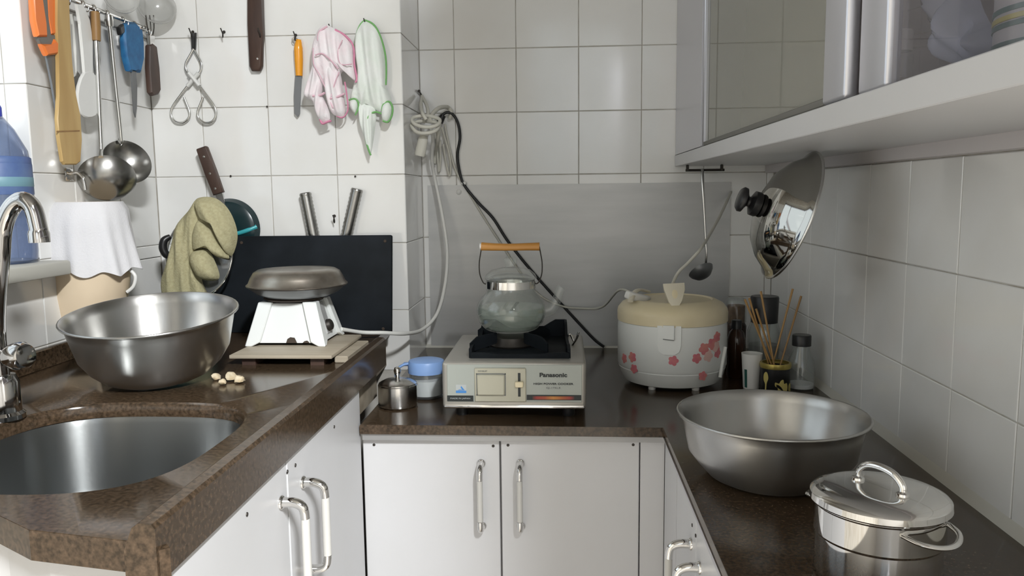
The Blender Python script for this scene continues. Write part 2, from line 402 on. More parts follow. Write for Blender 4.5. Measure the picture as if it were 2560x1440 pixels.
# tiles, one object each
TILE_CACHE = {}
def tile(parent, u0, u1, v0, v1, fn, rot_axis):
    """one glazed tile between joints: u across, v up; fn(u, v, w) with w = proud of the grout"""
    g = G
    if u1-u0 < 0.012 or v1-v0 < 0.012: return
    key = (round(u1-u0, 3), round(v1-v0, 3), rot_axis)
    c = Vector(fn((u0+u1)/2, (v0+v1)/2, 0))
    if key not in TILE_CACHE:
        a, b = (u1-u0)/2-g, (v1-v0)/2-g
        t = bmesh.new(); base = []
        e = 0.0012
        q0 = [(-a, -b), (a, -b), (a, b), (-a, b)]; q1 = [(-a+e, -b+e), (a-e, -b+e), (a-e, b-e), (-a+e, b-e)]
        vv = [[t.verts.new(Vector(fn((u0+u1)/2+x, (v0+v1)/2+y, w))-c) for x, y in q] for q, w in ((q0, 0.0), (q0, 0.0012), (q1, 0.0020))]
        for A, B in zip(vv, vv[1:]):
            for i in range(4): t.faces.new((A[i], A[(i+1) % 4], B[(i+1) % 4], B[i]))
        t.faces.new(vv[2]); bmesh.ops.recalc_face_normals(t, faces=t.faces)
        nrm = Vector(fn(0, 0, 1))-Vector(fn(0, 0, 0))
        f = max(t.faces, key=lambda f: f.calc_area()); f.normal_update()
        if f.normal.dot(nrm) < 0: bmesh.ops.reverse_faces(t, faces=t.faces)
        me = bpy.data.meshes.new('tile'); t.to_mesh(me); t.free(); me.materials.append(M['tile']); TILE_CACHE[key] = me
    o = bpy.data.objects.new('tile', TILE_CACHE[key]); COL.objects.link(o); o.parent = parent
    po = OFF.get(parent.name, Vector((0, 0, 0)))
    o.location = c-po
    s = 0.0022
    o.rotation_euler = (random.uniform(-s, s), random.uniform(-s, s), random.uniform(-s, s))

def tiling(parent, us, vs, fn, key):
    for a, b in zip(us, us[1:]):
        for c, d in zip(vs, vs[1:]): tile(parent, a, b, c, d, fn, key)

rows = [0.0445+TH*k for k in range(-2, 5)]
# recessed back wall
us = [XC]+[-0.2624+TW*i for i in range(0, 6)]
tiling(wb, us+[XR], [BZ-0.012]+rows, lambda u, v, w: (u, D2+0.002-w, v), 'b')
# column front and its side
us = [XL]+[-0.7994+TW*i for i in range(0, 3)]+[XC]
tiling(wc, us, [BZ-0.012]+rows, lambda u, v, w: (u, D1+0.002-w, v), 'c')
tiling(wc, [D1, D2], [BZ-0.012]+rows, lambda u, v, w: (XC-0.002+w, u, v), 's')
# right wall, below the wall cabinet only
ys = [1.5034-0.1521*i for i in range(10, -3, -1)]
rr = [-0.1097+TH*k for k in range(-1, 2)]
tiling(wr, ys+[D2], [BZ-0.012]+rr+[0.075], lambda u, v, w: (XR+0.002-w, u, v), 'r')
# left wall beyond the window, and below its sill
ys = [JAMB]+[1.444, 1.594, D1]
tiling(wl, ys, [LZ-0.02, -0.2573, SILL]+[v for v in rows if v > SILL], lambda u, v, w: (XL-0.002+w, u, v), 'l')
ys = [0.394+TW*i for i in range(0, 7)]
tiling(wl, ys[:-1]+[JAMB], [LZ-0.02, -0.2573, SILL], lambda u, v, w: (XL-0.002+w, u, v), 'l2')
# the window reveal facing the room
tiling(wl, [XL-0.19, XL-0.04, XL], [SILL+0.03]+[v for v in rows if v > SILL+0.03], lambda u, v, w: (u, JAMB+0.002-w, v), 'j')

# sealant fillets along the worktops
struct('trim_1', prism([(0, 0), (-0.010, 0), (0, 0.012)], 0.05, D2, lambda u, v, w: (XR+u, w, BZ+v)), M['caulk'])
struct('trim_2', prism([(0, 0), (-0.006, 0), (0, 0.008)], XC, XR, lambda u, v, w: (w, D2+u, BZ+v)), M['caulk'])

# ceiling lamp behind the camera
t = thing('ceiling_lamp', 'white fluorescent tube lamp on the ceiling behind the viewpoint', 'lamp', (LAMP_POS[0], LAMP_POS[1], LAMP_POS[2]+0.10))
for y in (-0.4, 0.4): part('hanger', tube([(0, y, -0.002), (0, y, CE-LAMP_POS[2]-0.1005)], 0.006, 10, 1), M['whitepl'], t)
part('housing', box(-0.05, 0.05, -0.65, 0.65, -0.05, -0.0005, 0.006, 2), M['whitepl'], t)
part('lamp_tube', tube([(0, -0.6, -0.07), (0, 0.6, -0.07)], 0.013, 12, 1), M['tube'], t)
for s in (-1, 1): part('socket', box(-0.014, 0.014, s*0.61-0.012, s*0.61+0.012, -0.088, -0.048, 0.003), M['whitepl'], t)

# ================================================================== worktops, cabinets, sink
def ray_poly(c, ang, poly):
    d = Vector((math.cos(ang), math.sin(ang))); best = None
    for i in range(len(poly)):
        a = Vector(poly[i]); b = Vector(poly[(i+1) % len(poly)]); e = b-a
        den = d.x*e.y-d.y*e.x
        if abs(den) < 1e-9: continue
        q = a-Vector(c); tt = (q.x*e.y-q.y*e.x)/den; s = (q.x*d.y-q.y*d.x)/den
        if tt > 0 and -1e-6 <= s <= 1+1e-6 and (best is None or tt < best): best = tt
    return Vector(c)+d*best

SKC, SKA, SKB = (-0.581, 0.909), 0.161, 0.172
def super_pt(ang, s=1.0, e=3.2):
    c, q = math.cos(ang), math.sin(ang); r = (abs(c/SKA)**e+abs(q/SKB)**e)**(-1/e)
    return (SKC[0]+s*r*c, SKC[1]+s*r*q)
LFX = -0.341
SFX = LFX-0.002
NEAR = [(-0.36, 0.630), (-0.48, 0.652), (-0.54, 0.688), (XL, 0.79)]
OUT = [(SFX, 0.617), (SFX, 1.475), (-0.385, 1.56), (-0.392, D1), (XL, D1)]+list(reversed(NEAR))
angs = sorted(set([2*math.pi*i/96 for i in range(96)]+[math.atan2(p[1]-SKC[1], p[0]-SKC[0]) % (2*math.pi) for p in OUT]))
bm = bmesh.new(); loops = []
def rnd_in(s, z): return [bm.verts.new((*super_pt(a, s), z)) for a in angs]
loops = [rnd_in(1.0, LZ-0.020), rnd_in(1.0, LZ-0.006), rnd_in(1.01, LZ-0.002), rnd_in(1.03, LZ)]
o2 = [ray_poly(SKC, a, OUT) for a in angs]
loops += [[bm.verts.new((p.x, p.y, LZ)) for p in o2], [bm.verts.new((p.x, p.y, LZ-0.020)) for p in o2]]
n = len(angs)
for A, B in zip(loops, loops[1:]+loops[:1]):
    for i in range(n): bm.faces.new((A[i], A[(i+1) % n], B[(i+1) % n], B[i]))
bmesh.ops.recalc_face_normals(bm, faces=bm.faces)
t = thing('sink_worktop', 'polished brown granite worktop with a sink cut-out along the left wall', 'worktop', (LFX, 1.2, LZ))
part('slab', bm, M['granite'], t, w=True, ang=0.5)
# raised front lip
path = [(LFX, 0.612), (LFX, 1.0), (LFX, 1.476)]
prof = [(0, -0.324), (0, -0.275), (-0.003, -0.271), (-0.014, -0.270), (-0.020, -0.274), (-0.028, LZ+0.001), (-0.028, -0.324)]
bm = bmesh.new(); L = [[bm.verts.new((x+d, y, z)) for d, z in prof] for x, y in path]
for A, B in zip(L, L[1:]):
    for i in range(len(prof)): bm.faces.new((A[i], A[(i+1) % len(prof)], B[(i+1) % len(prof)], B[i]))
bm.faces.new(L[0]); bm.faces.new(list(reversed(L[-1]))); bmesh.ops.recalc_face_normals(bm, faces=bm.faces)
part('front_lip', bm, M['granite'], t, w=True, ang=0.5)
NP = [(LFX-0.004, 0.613)]+NEAR
bm = bmesh.new()
for (ax, ay), (bx, by) in zip(NP, NP[1:]):
    dx, dy = bx-ax, by-ay; l = math.hypot(dx, dy); nx, ny = dy/l*0.014, -dx/l*0.014
    prism([(ax, ay-0.0005), (bx, by-0.0005), (bx+nx, by+ny), (ax+nx, ay+ny)], -0.324, LZ-0.0005, lambda u, v, w: (u, v, w), bm=bm)
part('end_apron', bm, M['granite'], t, w=True, smooth=False)
part('wall_strip', box(XL+0.0005, XL+0.014, 0.80, D1, LZ, LZ+0.035, 0.002), M['granite'], t, w=True, smooth=False)  # low granite strip added for the dark band along the wall

# sink basin
bm = bmesh.new(); rings = []
for s, z in ((1.12, LZ-0.0215), (1.03, LZ-0.0215), (1.02, LZ-0.03), (0.99, LZ-0.12), (0.96, LZ-0.155), (0.88, LZ-0.172), (0.5, LZ-0.176), (0.14, LZ-0.178), (0.13, LZ-0.186)):
    rings.append([bm.verts.new((*super_pt(2*math.pi*i/72, s, 3.0 if s > 0.5 else 2.0), z)) for i in range(72)])
for A, B in zip(rings, rings[1:]):
    for i in range(72): bm.faces.new((A[i], A[(i+1) % 72], B[(i+1) % 72], B[i]))
bm.faces.new(rings[-1]); bmesh.ops.recalc_face_normals(bm, faces=bm.faces); bmesh.ops.reverse_faces(bm, faces=bm.faces)
t = thing('kitchen_sink', 'satin stainless steel undermount sink basin in the brown worktop', 'sink', (SKC[0], SKC[1], LZ-0.18))
part('basin', bm, M['sink'], t, w=True, ang=1.2)
part('drain', lathe([(0, 0.003), (0.006, 0.003), (0.018, 0.004), (0.022, 0.006), (0.022, 0.0)], 24), M['chrome'], t)

# handles shared by all base cabinets
def bow_handle(parent, p, out, length=0.115, proj=0.028, r=0.0052):
    """p = top fixing point (room coordinates), out = unit vector away from the door"""
    p = Vector(p); o = Vector(out); d = Vector((0, 0, -1))
    for c, e in ((p, d), (p+d*length, -d)):
        k = tube([c, c+o*proj*0.55, c+o*proj*0.92+e*0.006, c+o*proj+e*0.020], [r*1.15, r*1.05, r, r], 12, 6)
        q = lathe([(0, 0), (r*1.5, 0), (r*1.5, 0.002), (r*1.2, 0.004), (0, 0.004)], 16); xf(q, Matrix.Translation(c) @ aim(o)); join(k, q)
        part('handle_elbow', k, M['chrome'], parent, w=True, ang=1.2)
    part('handle_grip', tube([p+o*proj+d*0.020, p+o*proj+d*(length-0.020)], r*0.96, 12, 1), M['barpl'], parent, w=True, label='pale straight handle bar')
def screw(parent, p, out):
    k = lathe([(0, 0.0012), (0.0022, 0.0010), (0.0026, 0.0), (0, 0.0)], 10); xf(k, Matrix.Translation(Vector(p)) @ aim(out))
    part('screw', k, M['iron'], parent, w=True)

ZB = FL+0.10
# left base cabinet
DF = -0.346
t = thing('sink_base_cabinet', 'white base cabinet with two doors below the sink worktop', 'cabinet', (-0.6, 1.2, FL))
BODY = [(DF-0.017, 0.655), (DF-0.017, 1.292), (XL+0.02, 1.292), (XL+0.02, 0.825), (-0.55, 0.715), (-0.48, 0.675)]
bm = prism(BODY, ZB, LZ-0.205, lambda u, v, w: (u, v, w))
WALLS = [(BODY[0], BODY[1]), (BODY[3], BODY[4]), (BODY[4], BODY[5]), (BODY[5], BODY[0])]
for (ax, ay), (bx, by) in WALLS:
    dx, dy = bx-ax, by-ay; l = math.hypot(dx, dy); nx, ny = -dy/l*0.012, dx/l*0.012
    prism([(ax, ay), (bx, by), (bx+nx, by+ny), (ax+nx, ay+ny)], LZ-0.21, -0.326, lambda u, v, w: (u, v, w), bm=bm)
part('carcass', bm, M['lam'], t, w=True, smooth=False)
part('plinth', box(XL+0.05, DF-0.06, 0.86, 1.28, FL, ZB), M['carc'], t, w=True, smooth=False)
for y0, y1, pxl, scr in ((0.938, 1.292, (756, 1206), ((835, 1067), (738, 1163))), (0.622, 0.934, (701.5, 1256), ((718, 1179), (617, 1286)))):
    d = part('door', box(DF-0.016, DF, y0, y1, ZB+0.004, -0.328, 0.001), M['lam'], t, w=True, smooth=False)
    p = at_x(*pxl, DF); bow_handle(d, p, (1, 0, 0), 0.120, 0.030, 0.0058)
    for s in scr: screw(d, at_x(*s, DF), (1, 0, 0))
0 and part('end_post', box(DF-0.016, DF, 1.295, D1-0.004, ZB+0.004, BZ-0.02), M['carc'], t, w=True, smooth=False)
# rough masonry side under the far end of the sink worktop
single('worktop_support', prism([(LFX-0.018, 1.30), (LFX-0.018, 1.47), (-0.395, 1.56), (-0.402, D1), (-0.46, D1), (-0.46, 1.30)], BZ, -0.325, lambda u, v, w: (u, v, w)), M['dirt'],
       'grimy plastered support wall under the far end of the sink worktop', 'support', (-0.41, 1.5, BZ), smooth=False)

# rear and right worktop
RFX, BFY = 0.164, 1.278
t = thing('corner_worktop', 'L-shaped dark brown granite worktop carrying the stove and rice cooker', 'worktop', (0, 1.6, BZ))
part('slab', prism([(LFX-0.003, BFY), (RFX, BFY), (RFX, 0.25), (XR, 0.25), (XR, D2), (XC+0.0005, D2), (XC+0.0005, D1+0.0), (LFX-0.003, D1)], BZ-0.0165, BZ, lambda u, v, w: (u, v, w), 0.002, 2), M['granite'], t, w=True, ang=0.5)
part('edge_strip', box(RFX+0.001, RFX+0.006, 0.26, BFY+0.012, BZ-0.027, BZ-0.0166), M['alu'], t, w=True, smooth=False)
part('edge_strip', box(LFX, RFX+0.005, BFY+0.006, BFY+0.016, BZ-0.028, BZ-0.0166), M['greyrail'], t, w=True, smooth=False)
# rear base cabinet
FY = 1.298
t = thing('rear_base_cabinet', 'white base cabinet with two doors and upright handles under the stove', 'cabinet', (-0.1, 1.6, FL))
part('carcass', box(-0.3445, 0.160, FY+0.017, 1.93, ZB, BZ-0.0168), M['carc'], t, w=True, smooth=False)
part('plinth', box(-0.340, 0.160, FY+0.05, 1.9, FL, ZB), M['carc'], t, w=True, smooth=False)
for x0, x1, hx, scr in ((-0.3445, -0.1099, 1203, ((935, 1112), (1233, 1115))), (-0.1069, 0.1255, 1301, ((1270, 1113), (1583, 1112)))):
    d = part('door', box(x0, x1, FY, FY+0.016, ZB+0.004, -0.4125, 0.001), M['lam'], t, w=True, smooth=False)
    bow_handle(d, at_y(hx, 1158, FY), (0, -1, 0), 0.111, 0.030, 0.0052)
    for s in scr: screw(d, at_y(*s, FY), (0, -1, 0))
part('filler_panel', box(0.1275, 0.1675, FY+0.001, FY+0.016, ZB+0.004, -0.4125), M['lam'], t, w=True, smooth=False)
# right base cabinet
RF = 0.168
t = thing('right_base_cabinet', 'white base cabinet facing left below the basin and lidded pot', 'cabinet', (0.34, 0.7, FL))
part('carcass', box(RF+0.017, XR-0.01, 0.27, FY-0.002, ZB, BZ-0.0168), M['carc'], t, w=True, smooth=False)
part('plinth', box(RF+0.05, XR-0.01, 0.30, FY-0.002, FL, ZB), M['carc'], t, w=True, smooth=False)
ys = at_x(1715, 1300, RF).y, at_x(1697, 1420, RF).y
h1, h2 = at_x(1729, 1360, RF), at_x(1751, 1419, RF); mid = (h1.y+h2.y)/2
part('filler_panel', box(RF, RF+0.016, 1.158, FY-0.003, ZB+0.004, -0.4125), M['lam'], t, w=True, smooth=False)
for y0, y1, h, s in ((mid+0.0015, 1.155, h1, (1731, 1313)), (0.62, mid-0.0015, h2, (1739.5, 1339))):
    d = part('door', box(RF, RF+0.016, y0, y1, ZB+0.004, -0.4125, 0.001), M['lam'], t, w=True, smooth=False)
    bow_handle(d, h, (-1, 0, 0), 0.115, 0.030, 0.0055); screw(d, at_x(*s, RF), (-1, 0, 0))

# galvanised splash sheet leaning on the back wall
t = thing('metal_splash_sheet', 'dull grey galvanised metal sheet fixed to the tiled wall behind stove', 'splashback', (0.03, D2, BZ))
part('sheet', box(-0.334, 0.402, D2-0.0026, D2-0.0006, BZ+0.0005, 0.0215), M['sheet'], t, w=True, smooth=False)
p = at_y(1147, 480, D2-0.004); k = lathe([(0, 0.003), (0.004, 0.002), (0.007, 0)], 12); xf(k, Matrix.Translation(p) @ aim((0, -1, 0)))
part('fixing', k, M['whitepl'], t, w=True)

# wall cabinet
UF, UY0, UY1, UZ0, UZ1 = 0.268, 0.03, 1.9525, 0.060, 0.95
t = thing('wall_cabinet', 'aluminium framed glass-door wall cabinet hung on the right wall', 'cabinet', (0.39, 1.0, UZ0))
part('bottom_board', box(UF, XR-0.0005, UY0, UY1, UZ0, 0.0860, 0.001), M['lam'], t, w=True, smooth=False)
bm = box(UF+0.03, XR-0.0005, UY0, UY1, UZ1-0.02, UZ1); box(UF+0.03, XR-0.0005, UY0, UY0+0.018, 0.0862, UZ1-0.02, bm=bm)
box(UF+0.03, XR-0.0005, UY1-0.018, UY1, 0.0862, UZ1-0.02, bm=bm); box(XR-0.008, XR-0.0005, UY0, UY1, 0.0862, UZ1-0.02, bm=bm)
box(UF+0.035, XR-0.008, 1.11, 1.128, 0.0862, UZ1-0.02, bm=bm)
part('carcass', bm, M['carc'], t, w=True, smooth=False)
part('filler_panel', box(UF+0.001, UF+0.03, 1.60, UY1, 0.0875, UZ1), M['alu'], t, w=True, smooth=False)
part('top_rail', box(UF+0.001, UF+0.03, UY0, 1.60, 0.90, UZ1), M['alu'], t, w=True, smooth=False)
d = part('sliding_door', box(UF+0.002, UF+0.016, 0.800, 0.866, 0.0875, 0.90, 0.004, 3), M['alu'], t, w=True, label='front glass door with aluminium stiles')
part('stile', box(UF+0.002, UF+0.016, 1.585, 1.598, 0.0875, 0.90, 0.002), M['alu'], d, w=True)
part('shadow_gap_rail', box(UF+0.004, UF+0.014, 0.866, 1.585, 0.0875, 0.0955, 0.001), M['grey'], d, w=True)  # dark rail strip also paints the shadow gap above the trim
part('pane', box(UF+0.008, UF+0.012, 0.864, 1.587, 0.095, 0.90), M['frostpane'], d, w=True, smooth=False)
d = part('sliding_door', box(UF+0.010, UF+0.024, 0.722, 0.787, 0.0875, 0.90, 0.004, 3), M['alu'], t, w=True, label='rear glass door set behind the other')
part('stile', box(UF+0.010, UF+0.024, UY0+0.002, UY0+0.06, 0.0875, 0.90, 0.003), M['alu'], d, w=True)
part('pane', box(UF+0.0155, UF+0.0195, UY0+0.06, 0.724, 0.088, 0.90), M['cabpane'], d, w=True, smooth=False)
part('batten', box(XR-0.022, XR-0.0005, UY0+0.05, UY1, 0.042, UZ0), M['carc'], t, w=True, smooth=False)
bm = bmesh.new()
for a, b in (((2236, 126), (2400, 106)), ((2222, 97), (2392, 64)), ((2262, 28), (2362, -4))):
    tube([at_x(*a, 0.46), at_x(*b, 0.40)], 0.0010, 6, 1, bm=bm)
part('reflection_lines', bm, M['whitepl'], t, w=True)  # pale rods added to imitate lines reflected in the door glass

# things inside the wall cabinet
p = at_x(2246, 200, 0.355); R = 0.0135
t = thing('spice_jar', 'small spice jar with a white cap behind the wall cabinet glass', 'jar', (0.355, p.y, 0.086))
part('body', lathe([(0, 0), (R, 0), (R, 0.052), (R*0.8, 0.058), (R*0.8, 0.062), (0, 0.062)], 24), M['jarglass'], t)
part('contents', lathe([(0, 0.001), (R*0.88, 0.001), (R*0.88, 0.030), (0, 0.033)], 20), M['spice'], t)
part('cap', lathe([(R*0.84, 0.058), (R*0.95, 0.058), (R*0.95, 0.078), (R*0.8, 0.080), (0, 0.080)], 24), M['whitepl'], t)
o = [at_x(x, y, 0.345) for x, y in ((2366, -60), (2425, -55), (2462, 30), (2492, 90), (2498, 120), (2470, 150), (2434, 172), (2402, 140), (2398, 100), (2380, 60))]
oy = [(q.y, max(q.z, 0.0875)) for q in o]
single('plastic_bag', lobe(oy, 0.03, lambda u, v, w: (0.345-w, u, v), fold=lambda u, v: 0.006*math.sin(150*u+60*v)+0.003*math.sin(310*u-120*v)), M['bag'],
       'crumpled bluish plastic bag hanging inside the wall cabinet', 'bag', (0.345, sum(q[0] for q in oy)/len(oy), 0.0875))
t = thing('striped_jar', 'pale jar with dark green and olive bands inside wall cabinet', 'jar', (0.365, 0.602, 0.0862))
part('body', lathe([(0, 0), (0.050, 0), (0.0535, 0.003), (0.054, 0.090), (0.050, 0.098), (0.044, 0.100), (0, 0.100)], 40), M['stoneware'], t, ang=0.7)
part('lid', lathe([(0, 0.1003), (0.047, 0.1003), (0.047, 0.112), (0.043, 0.116), (0, 0.117)], 36), M['stoneware'], t, ang=0.7)
for z, m in ((0.0105, 'stripeyel'), (0.0147, 'stripegreen'), (0.0278, 'stripegreen'), (0.0325, 'stripeyel'), (0.0385, 'stripegreen'), (0.056, 'stripeyel')):
    part('band', lathe([(0.0535, z-0.0019), (0.0546, z-0.0017), (0.0546, z+0.0017), (0.0535, z+0.0019)], 40), M[m], t)

# ================================================================== things on the rear worktop
# --- portable gas stove
SX0, SX1, SY0, SY1, SZ0, SZ1 = -0.2085, 0.0375, 1.319, 1.585, -0.366, -0.2845
t = thing('gas_stove', 'silver and white portable gas stove on the dark worktop', 'stove', ((SX0+SX1)/2, 1.45, BZ))
part('shell', box(SX0, SX1, SY0, SY1, SZ0, SZ1, 0.006, 3), M['stovebody'], t, w=True)
for x in (SX0+0.03, SX1-0.03):
    for y in (SY0+0.03, SY1-0.03): part('foot', move(lathe([(0, 0), (0.010, 0), (0.011, 0.004), (0.010, 0.019), (0, 0.019)], 16), x, y, BZ), M['black'], t, w=True)
F = SY0
def fpl(x0, y0, x1, y1, d0, d1, bev=0.0008):
    a, b = at_y(x0, y0, F), at_y(x1, y1, F)
    return box(min(a.x, b.x), max(a.x, b.x), F-d1, F-d0, min(a.z, b.z), max(a.z, b.z), bev)
# bright bezel bar along the lower edge
part('chrome_edge', box(SX0+0.003, SX1-0.003, F-0.0022, F+0.004, SZ0+0.0005, SZ0+0.0075, 0.002, 2), M['chrome'], t, w=True)
fp = part('front_panel', fpl(1117, 911, 1455, 1006, 0.0, 0.0012), M['panelgrey'], t, w=True, smooth=False)
cp_ = part('control_panel', fpl(1186, 919, 1316, 1004, 0.001, 0.0042, 0.0015), M['panelcream'], t, w=True)
part('ignition_knob', fpl(1193, 934, 1263, 986, 0.003, 0.0095, 0.002), M['panelcream'], cp_, w=True)
part('knob_frame', join(join(fpl(1191, 932, 1265, 935, 0.003, 0.0048, 0), fpl(1191, 985, 1265, 987.5, 0.003, 0.0048, 0)), join(fpl(1191, 932, 1193.5, 987, 0.003, 0.0048, 0), fpl(1262.5, 932, 1265, 987, 0.003, 0.0048, 0))), M['greyink'], cp_, w=True, smooth=False)
part('slider_slot', fpl(1295, 931, 1302, 990, 0.003, 0.0045, 0), M['ink'], cp_, w=True, smooth=False)
part('slider_knob', fpl(1288, 952, 1309, 966, 0.003, 0.010, 0.0012), M['cream'], cp_, w=True)
part('label_strip', fpl(1118, 988, 1184, 1003, 0.001, 0.0016, 0), M['ink'], fp, w=True, smooth=False)
part('label_strip', fpl(1317, 986.5, 1453, 1000.5, 0.001, 0.0016, 0), M['ink'], fp, w=True, smooth=False)
part('flame_print', fpl(1331, 990, 1436, 998.5, 0.0014, 0.0019, 0), M['flame'], fp, w=True, smooth=False)
part('badge', fpl(1140, 961, 1166, 976, 0.001, 0.0016, 0), M['badgegrey'], fp, w=True, smooth=False)
k = fpl(1140, 976, 1166, 982, 0.001, 0.0017, 0)
a, b, c = at_y(1144, 975, F), at_y(1162, 975, F), at_y(1153, 964, F)
prism([(a.x, a.z), (b.x, b.z), (c.x, c.z), (c.x-0.0008, c.z-0.0035), (b.x-0.004, b.z+0.0012), (a.x+0.003, a.z+0.0012)], 0.0014, 0.0019, lambda u, v, w: (u, F-w, v), bm=k)
part('badge_emblem', k, M['badgeblue'], fp, w=True, smooth=False)
FACE = Matrix.Rotation(math.pi/2, 4, 'X')
def ftext(s, x, y, size, m, d=0.0022, bold=0.0, par=None, wid=None):
    k = text(s, size, 0.0003, bold); p = at_y(x, y, F)
    if wid:
        xs = [v.co.x for v in k.verts]; f = wid/(max(xs)-min(xs)); xf(k, Matrix.Diagonal((f, 1, 1, 1)))
    xf(k, Matrix.Translation((p.x, F-d, p.z)) @ FACE); part('lettering', k, m, par or fp, w=True, smooth=False)
ftext('Panasonic', 1383, 937.5, 0.0098, M['ink'], 0.0016, 0.00035, wid=0.0465)
ftext('HIGH POWER COOKER', 1383, 959.5, 0.0044, M['ink'], 0.0016, 0.0001, wid=0.0675)
ftext('GJ-17KLE', 1383, 969.5, 0.0040, M['greyink'], 0.0016, wid=0.024)
ftext('MADE IN JAPAN', 1151, 995.5, 0.0036, M['badgegrey'], 0.0019, wid=0.034)
ftext('COMBUST', 1207, 926.5, 0.0030, M['greyink'], 0.0046, wid=0.016, par=cp_)
# drip tray, pan support, burner
GX0, GX1, GY0, GY1 = -0.163, 0.009, 1.352, 1.552
part('drip_tray', box(GX0+0.004, GX1-0.004, GY0+0.004, GY1-0.004, SZ1-0.0005, SZ1+0.004, 0.003, 2), M['matblack'], t, w=True)
bm = bmesh.new()
def wallpl(p0, p1, h0, h1, hm, th):
    """upright plate of the pan support with a curved dip in its top edge"""
    p0, p1 = Vector(p0), Vector(p1); d = (p1-p0); l = d.length; d.normalize(); nn = Vector((-d.y, d.x))
    N = 16; poly = [(0, 0), (l, 0)]
    for i in range(N+1):
        s = 1-i/N; base = h0+(h1-h0)*s; dip = max(0, 1-((s-0.5)/0.36)**2)
        poly.append((s*l, base-(base-hm)*min(1, dip*1.3)))
    prism(poly, -th/2, th/2, lambda u, v, w: (p0.x+d.x*u+nn.x*w, p0.y+d.y*u+nn.y*w, SZ1+v), bm=bm)
ix = 0.006
wallpl((GX0+ix, GY1), (GX1-ix, GY1), 0.036, 0.036, 0.018, 0.006)
wallpl((GX0, GY0), (GX0+ix, GY1), 0.016, 0.036, 0.014, 0.005)
wallpl((GX1, GY0), (GX1-ix, GY1), 0.016, 0.036, 0.014, 0.005)
wallpl((GX0, GY0), (GX1, GY0), 0.010, 0.010, 0.007, 0.006)
KX, KY = -0.0975, 1.452
for a in (45, 135, 225, 315):
    d = Vector((math.cos(math.radians(a)), math.sin(math.radians(a))))
    p0 = Vector((KX, KY))+d*0.036; p1 = Vector((KX, KY))+d*0.098
    nn = Vector((-d.y, d.x))
    prism([(0, 0.012), (0.062, 0.004), (0.062, 0.020), (0.046, 0.030), (0.030, 0.0315), (0.0, 0.0315)], -0.0015, 0.0015, lambda u, v, w, p0=p0, d=d, nn=nn: (p0.x+d.x*u+nn.x*w, p0.y+d.y*u+nn.y*w, SZ1+v), bm=bm)
part('pan_support', bm, M['matblack'], t, w=True, ang=0.5)
part('burner', move(lathe([(0.0, 0.0), (0.040, 0.0), (0.042, 0.004), (0.036, 0.012), (0.034, 0.018), (0.026, 0.020), (0.0, 0.020)], 32), KX, KY, SZ1+0.003), M['iron'], t, w=True)
for s in (-1, 1): part('burner_bracket', box(KX+s*0.052-0.012, KX+s*0.052+0.012, KY-0.026, KY-0.020, SZ1+0.003, SZ1+0.016, 0.002), M['chrome'], t, w=True)
# gas cartridge lever at the right rear
q = [at_y(x, y, 1.50) for x, y in ((1418, 850), (1425, 835), (1437, 855), (1447, 830))]
part('lever', tube(q, 0.0022, 8, 4), M['steel'], t, w=True)
q = [at_y(x, y, 1.47) for x, y in ((1405, 888), (1428, 868), (1446, 838))]
part('lever', tube(q, 0.003, 8, 4, flat=(1, 0.5)), M['iron'], t, w=True)

# --- glass kettle on the stove
KB = SZ1+0.0317
t = thing('glass_kettle', 'clear glass kettle half full of water with a bamboo handle', 'kettle', (KX, KY, KB))
outer = [(0, 0.0), (0.040, 0.0), (0.050, 0.005), (0.059, 0.016), (0.0635, 0.030), (0.0645, 0.038), (0.062, 0.050), (0.054, 0.063), (0.0465, 0.071), (0.0445, 0.078), (0.0445, 0.096)]
inner = [(r-0.0022, z) if i > 2 else (max(r-0.001, 0), z+0.0022) for i, (r, z) in enumerate(outer)]
part('body', lathe(outer+list(reversed(inner)), 48), M['kettleglass'], t, ang=3)
wt = [(0, 0.0021), (0.0392, 0.0023)]+[(r-0.0020, z+0.0003) for r, z in outer[2:6]]+[(0.0612, 0.045), (0, 0.045)]
part('water', lathe(wt, 48), M['water'], t, ang=1)
part('neck_band', lathe([(0.0448, 0.080), (0.0462, 0.080), (0.0462, 0.0935), (0.0448, 0.0935)], 48), M['chrome'], t)
part('lid', lathe([(0.0, 0.1055), (0.030, 0.1035), (0.043, 0.098), (0.0475, 0.0965), (0.0475, 0.0995), (0.0455, 0.1045), (0.036, 0.1125), (0.018, 0.1165), (0.009, 0.1175), (0.0085, 0.121), (0.012, 0.127), (0.0125, 0.132), (0.008, 0.1365), (0, 0.1372)], 40), M['kettleglass'], t, ang=3)
sp_ = tube([(0.058, 0, 0.036), (0.074, 0.0, 0.040), (0.084, 0, 0.056), (0.090, 0, 0.074), (0.094, 0, 0.080)], [0.013, 0.011, 0.0085, 0.0075, 0.0085], 16, 6)
part('spout', sp_, M['kettleglass'], t, ang=3)
ZH = 0.1555
for s in (-1, 1):
    part('bail_wire', tube([(s*0.0463, 0, 0.0865), (s*0.0515, 0, 0.090), (s*0.0572, 0, 0.105), (s*0.0580, 0, 0.125), (s*0.0555, 0, 0.142), (s*0.0530, 0, ZH)], 0.0011, 8, 5), M['iron'], t)
part('bail_grip', tube([(-0.0535, 0, ZH+0.001), (-0.03, 0, ZH-0.0002), (0, 0, ZH-0.0008), (0.03, 0, ZH-0.0002), (0.0535, 0, ZH)], [0.0078, 0.0070, 0.0066, 0.0070, 0.0076], 14, 5), M['bamboo'], t, ang=1)
cap = lathe([(0, 0), (0.0056, 0), (0.0056, 0.003), (0, 0.004)], 14); xf(cap, Matrix.Translation((-0.0535, 0, ZH+0.001)) @ aim((-1, 0, 0)))
part('grip_cap', cap, M['whitepl'], t)

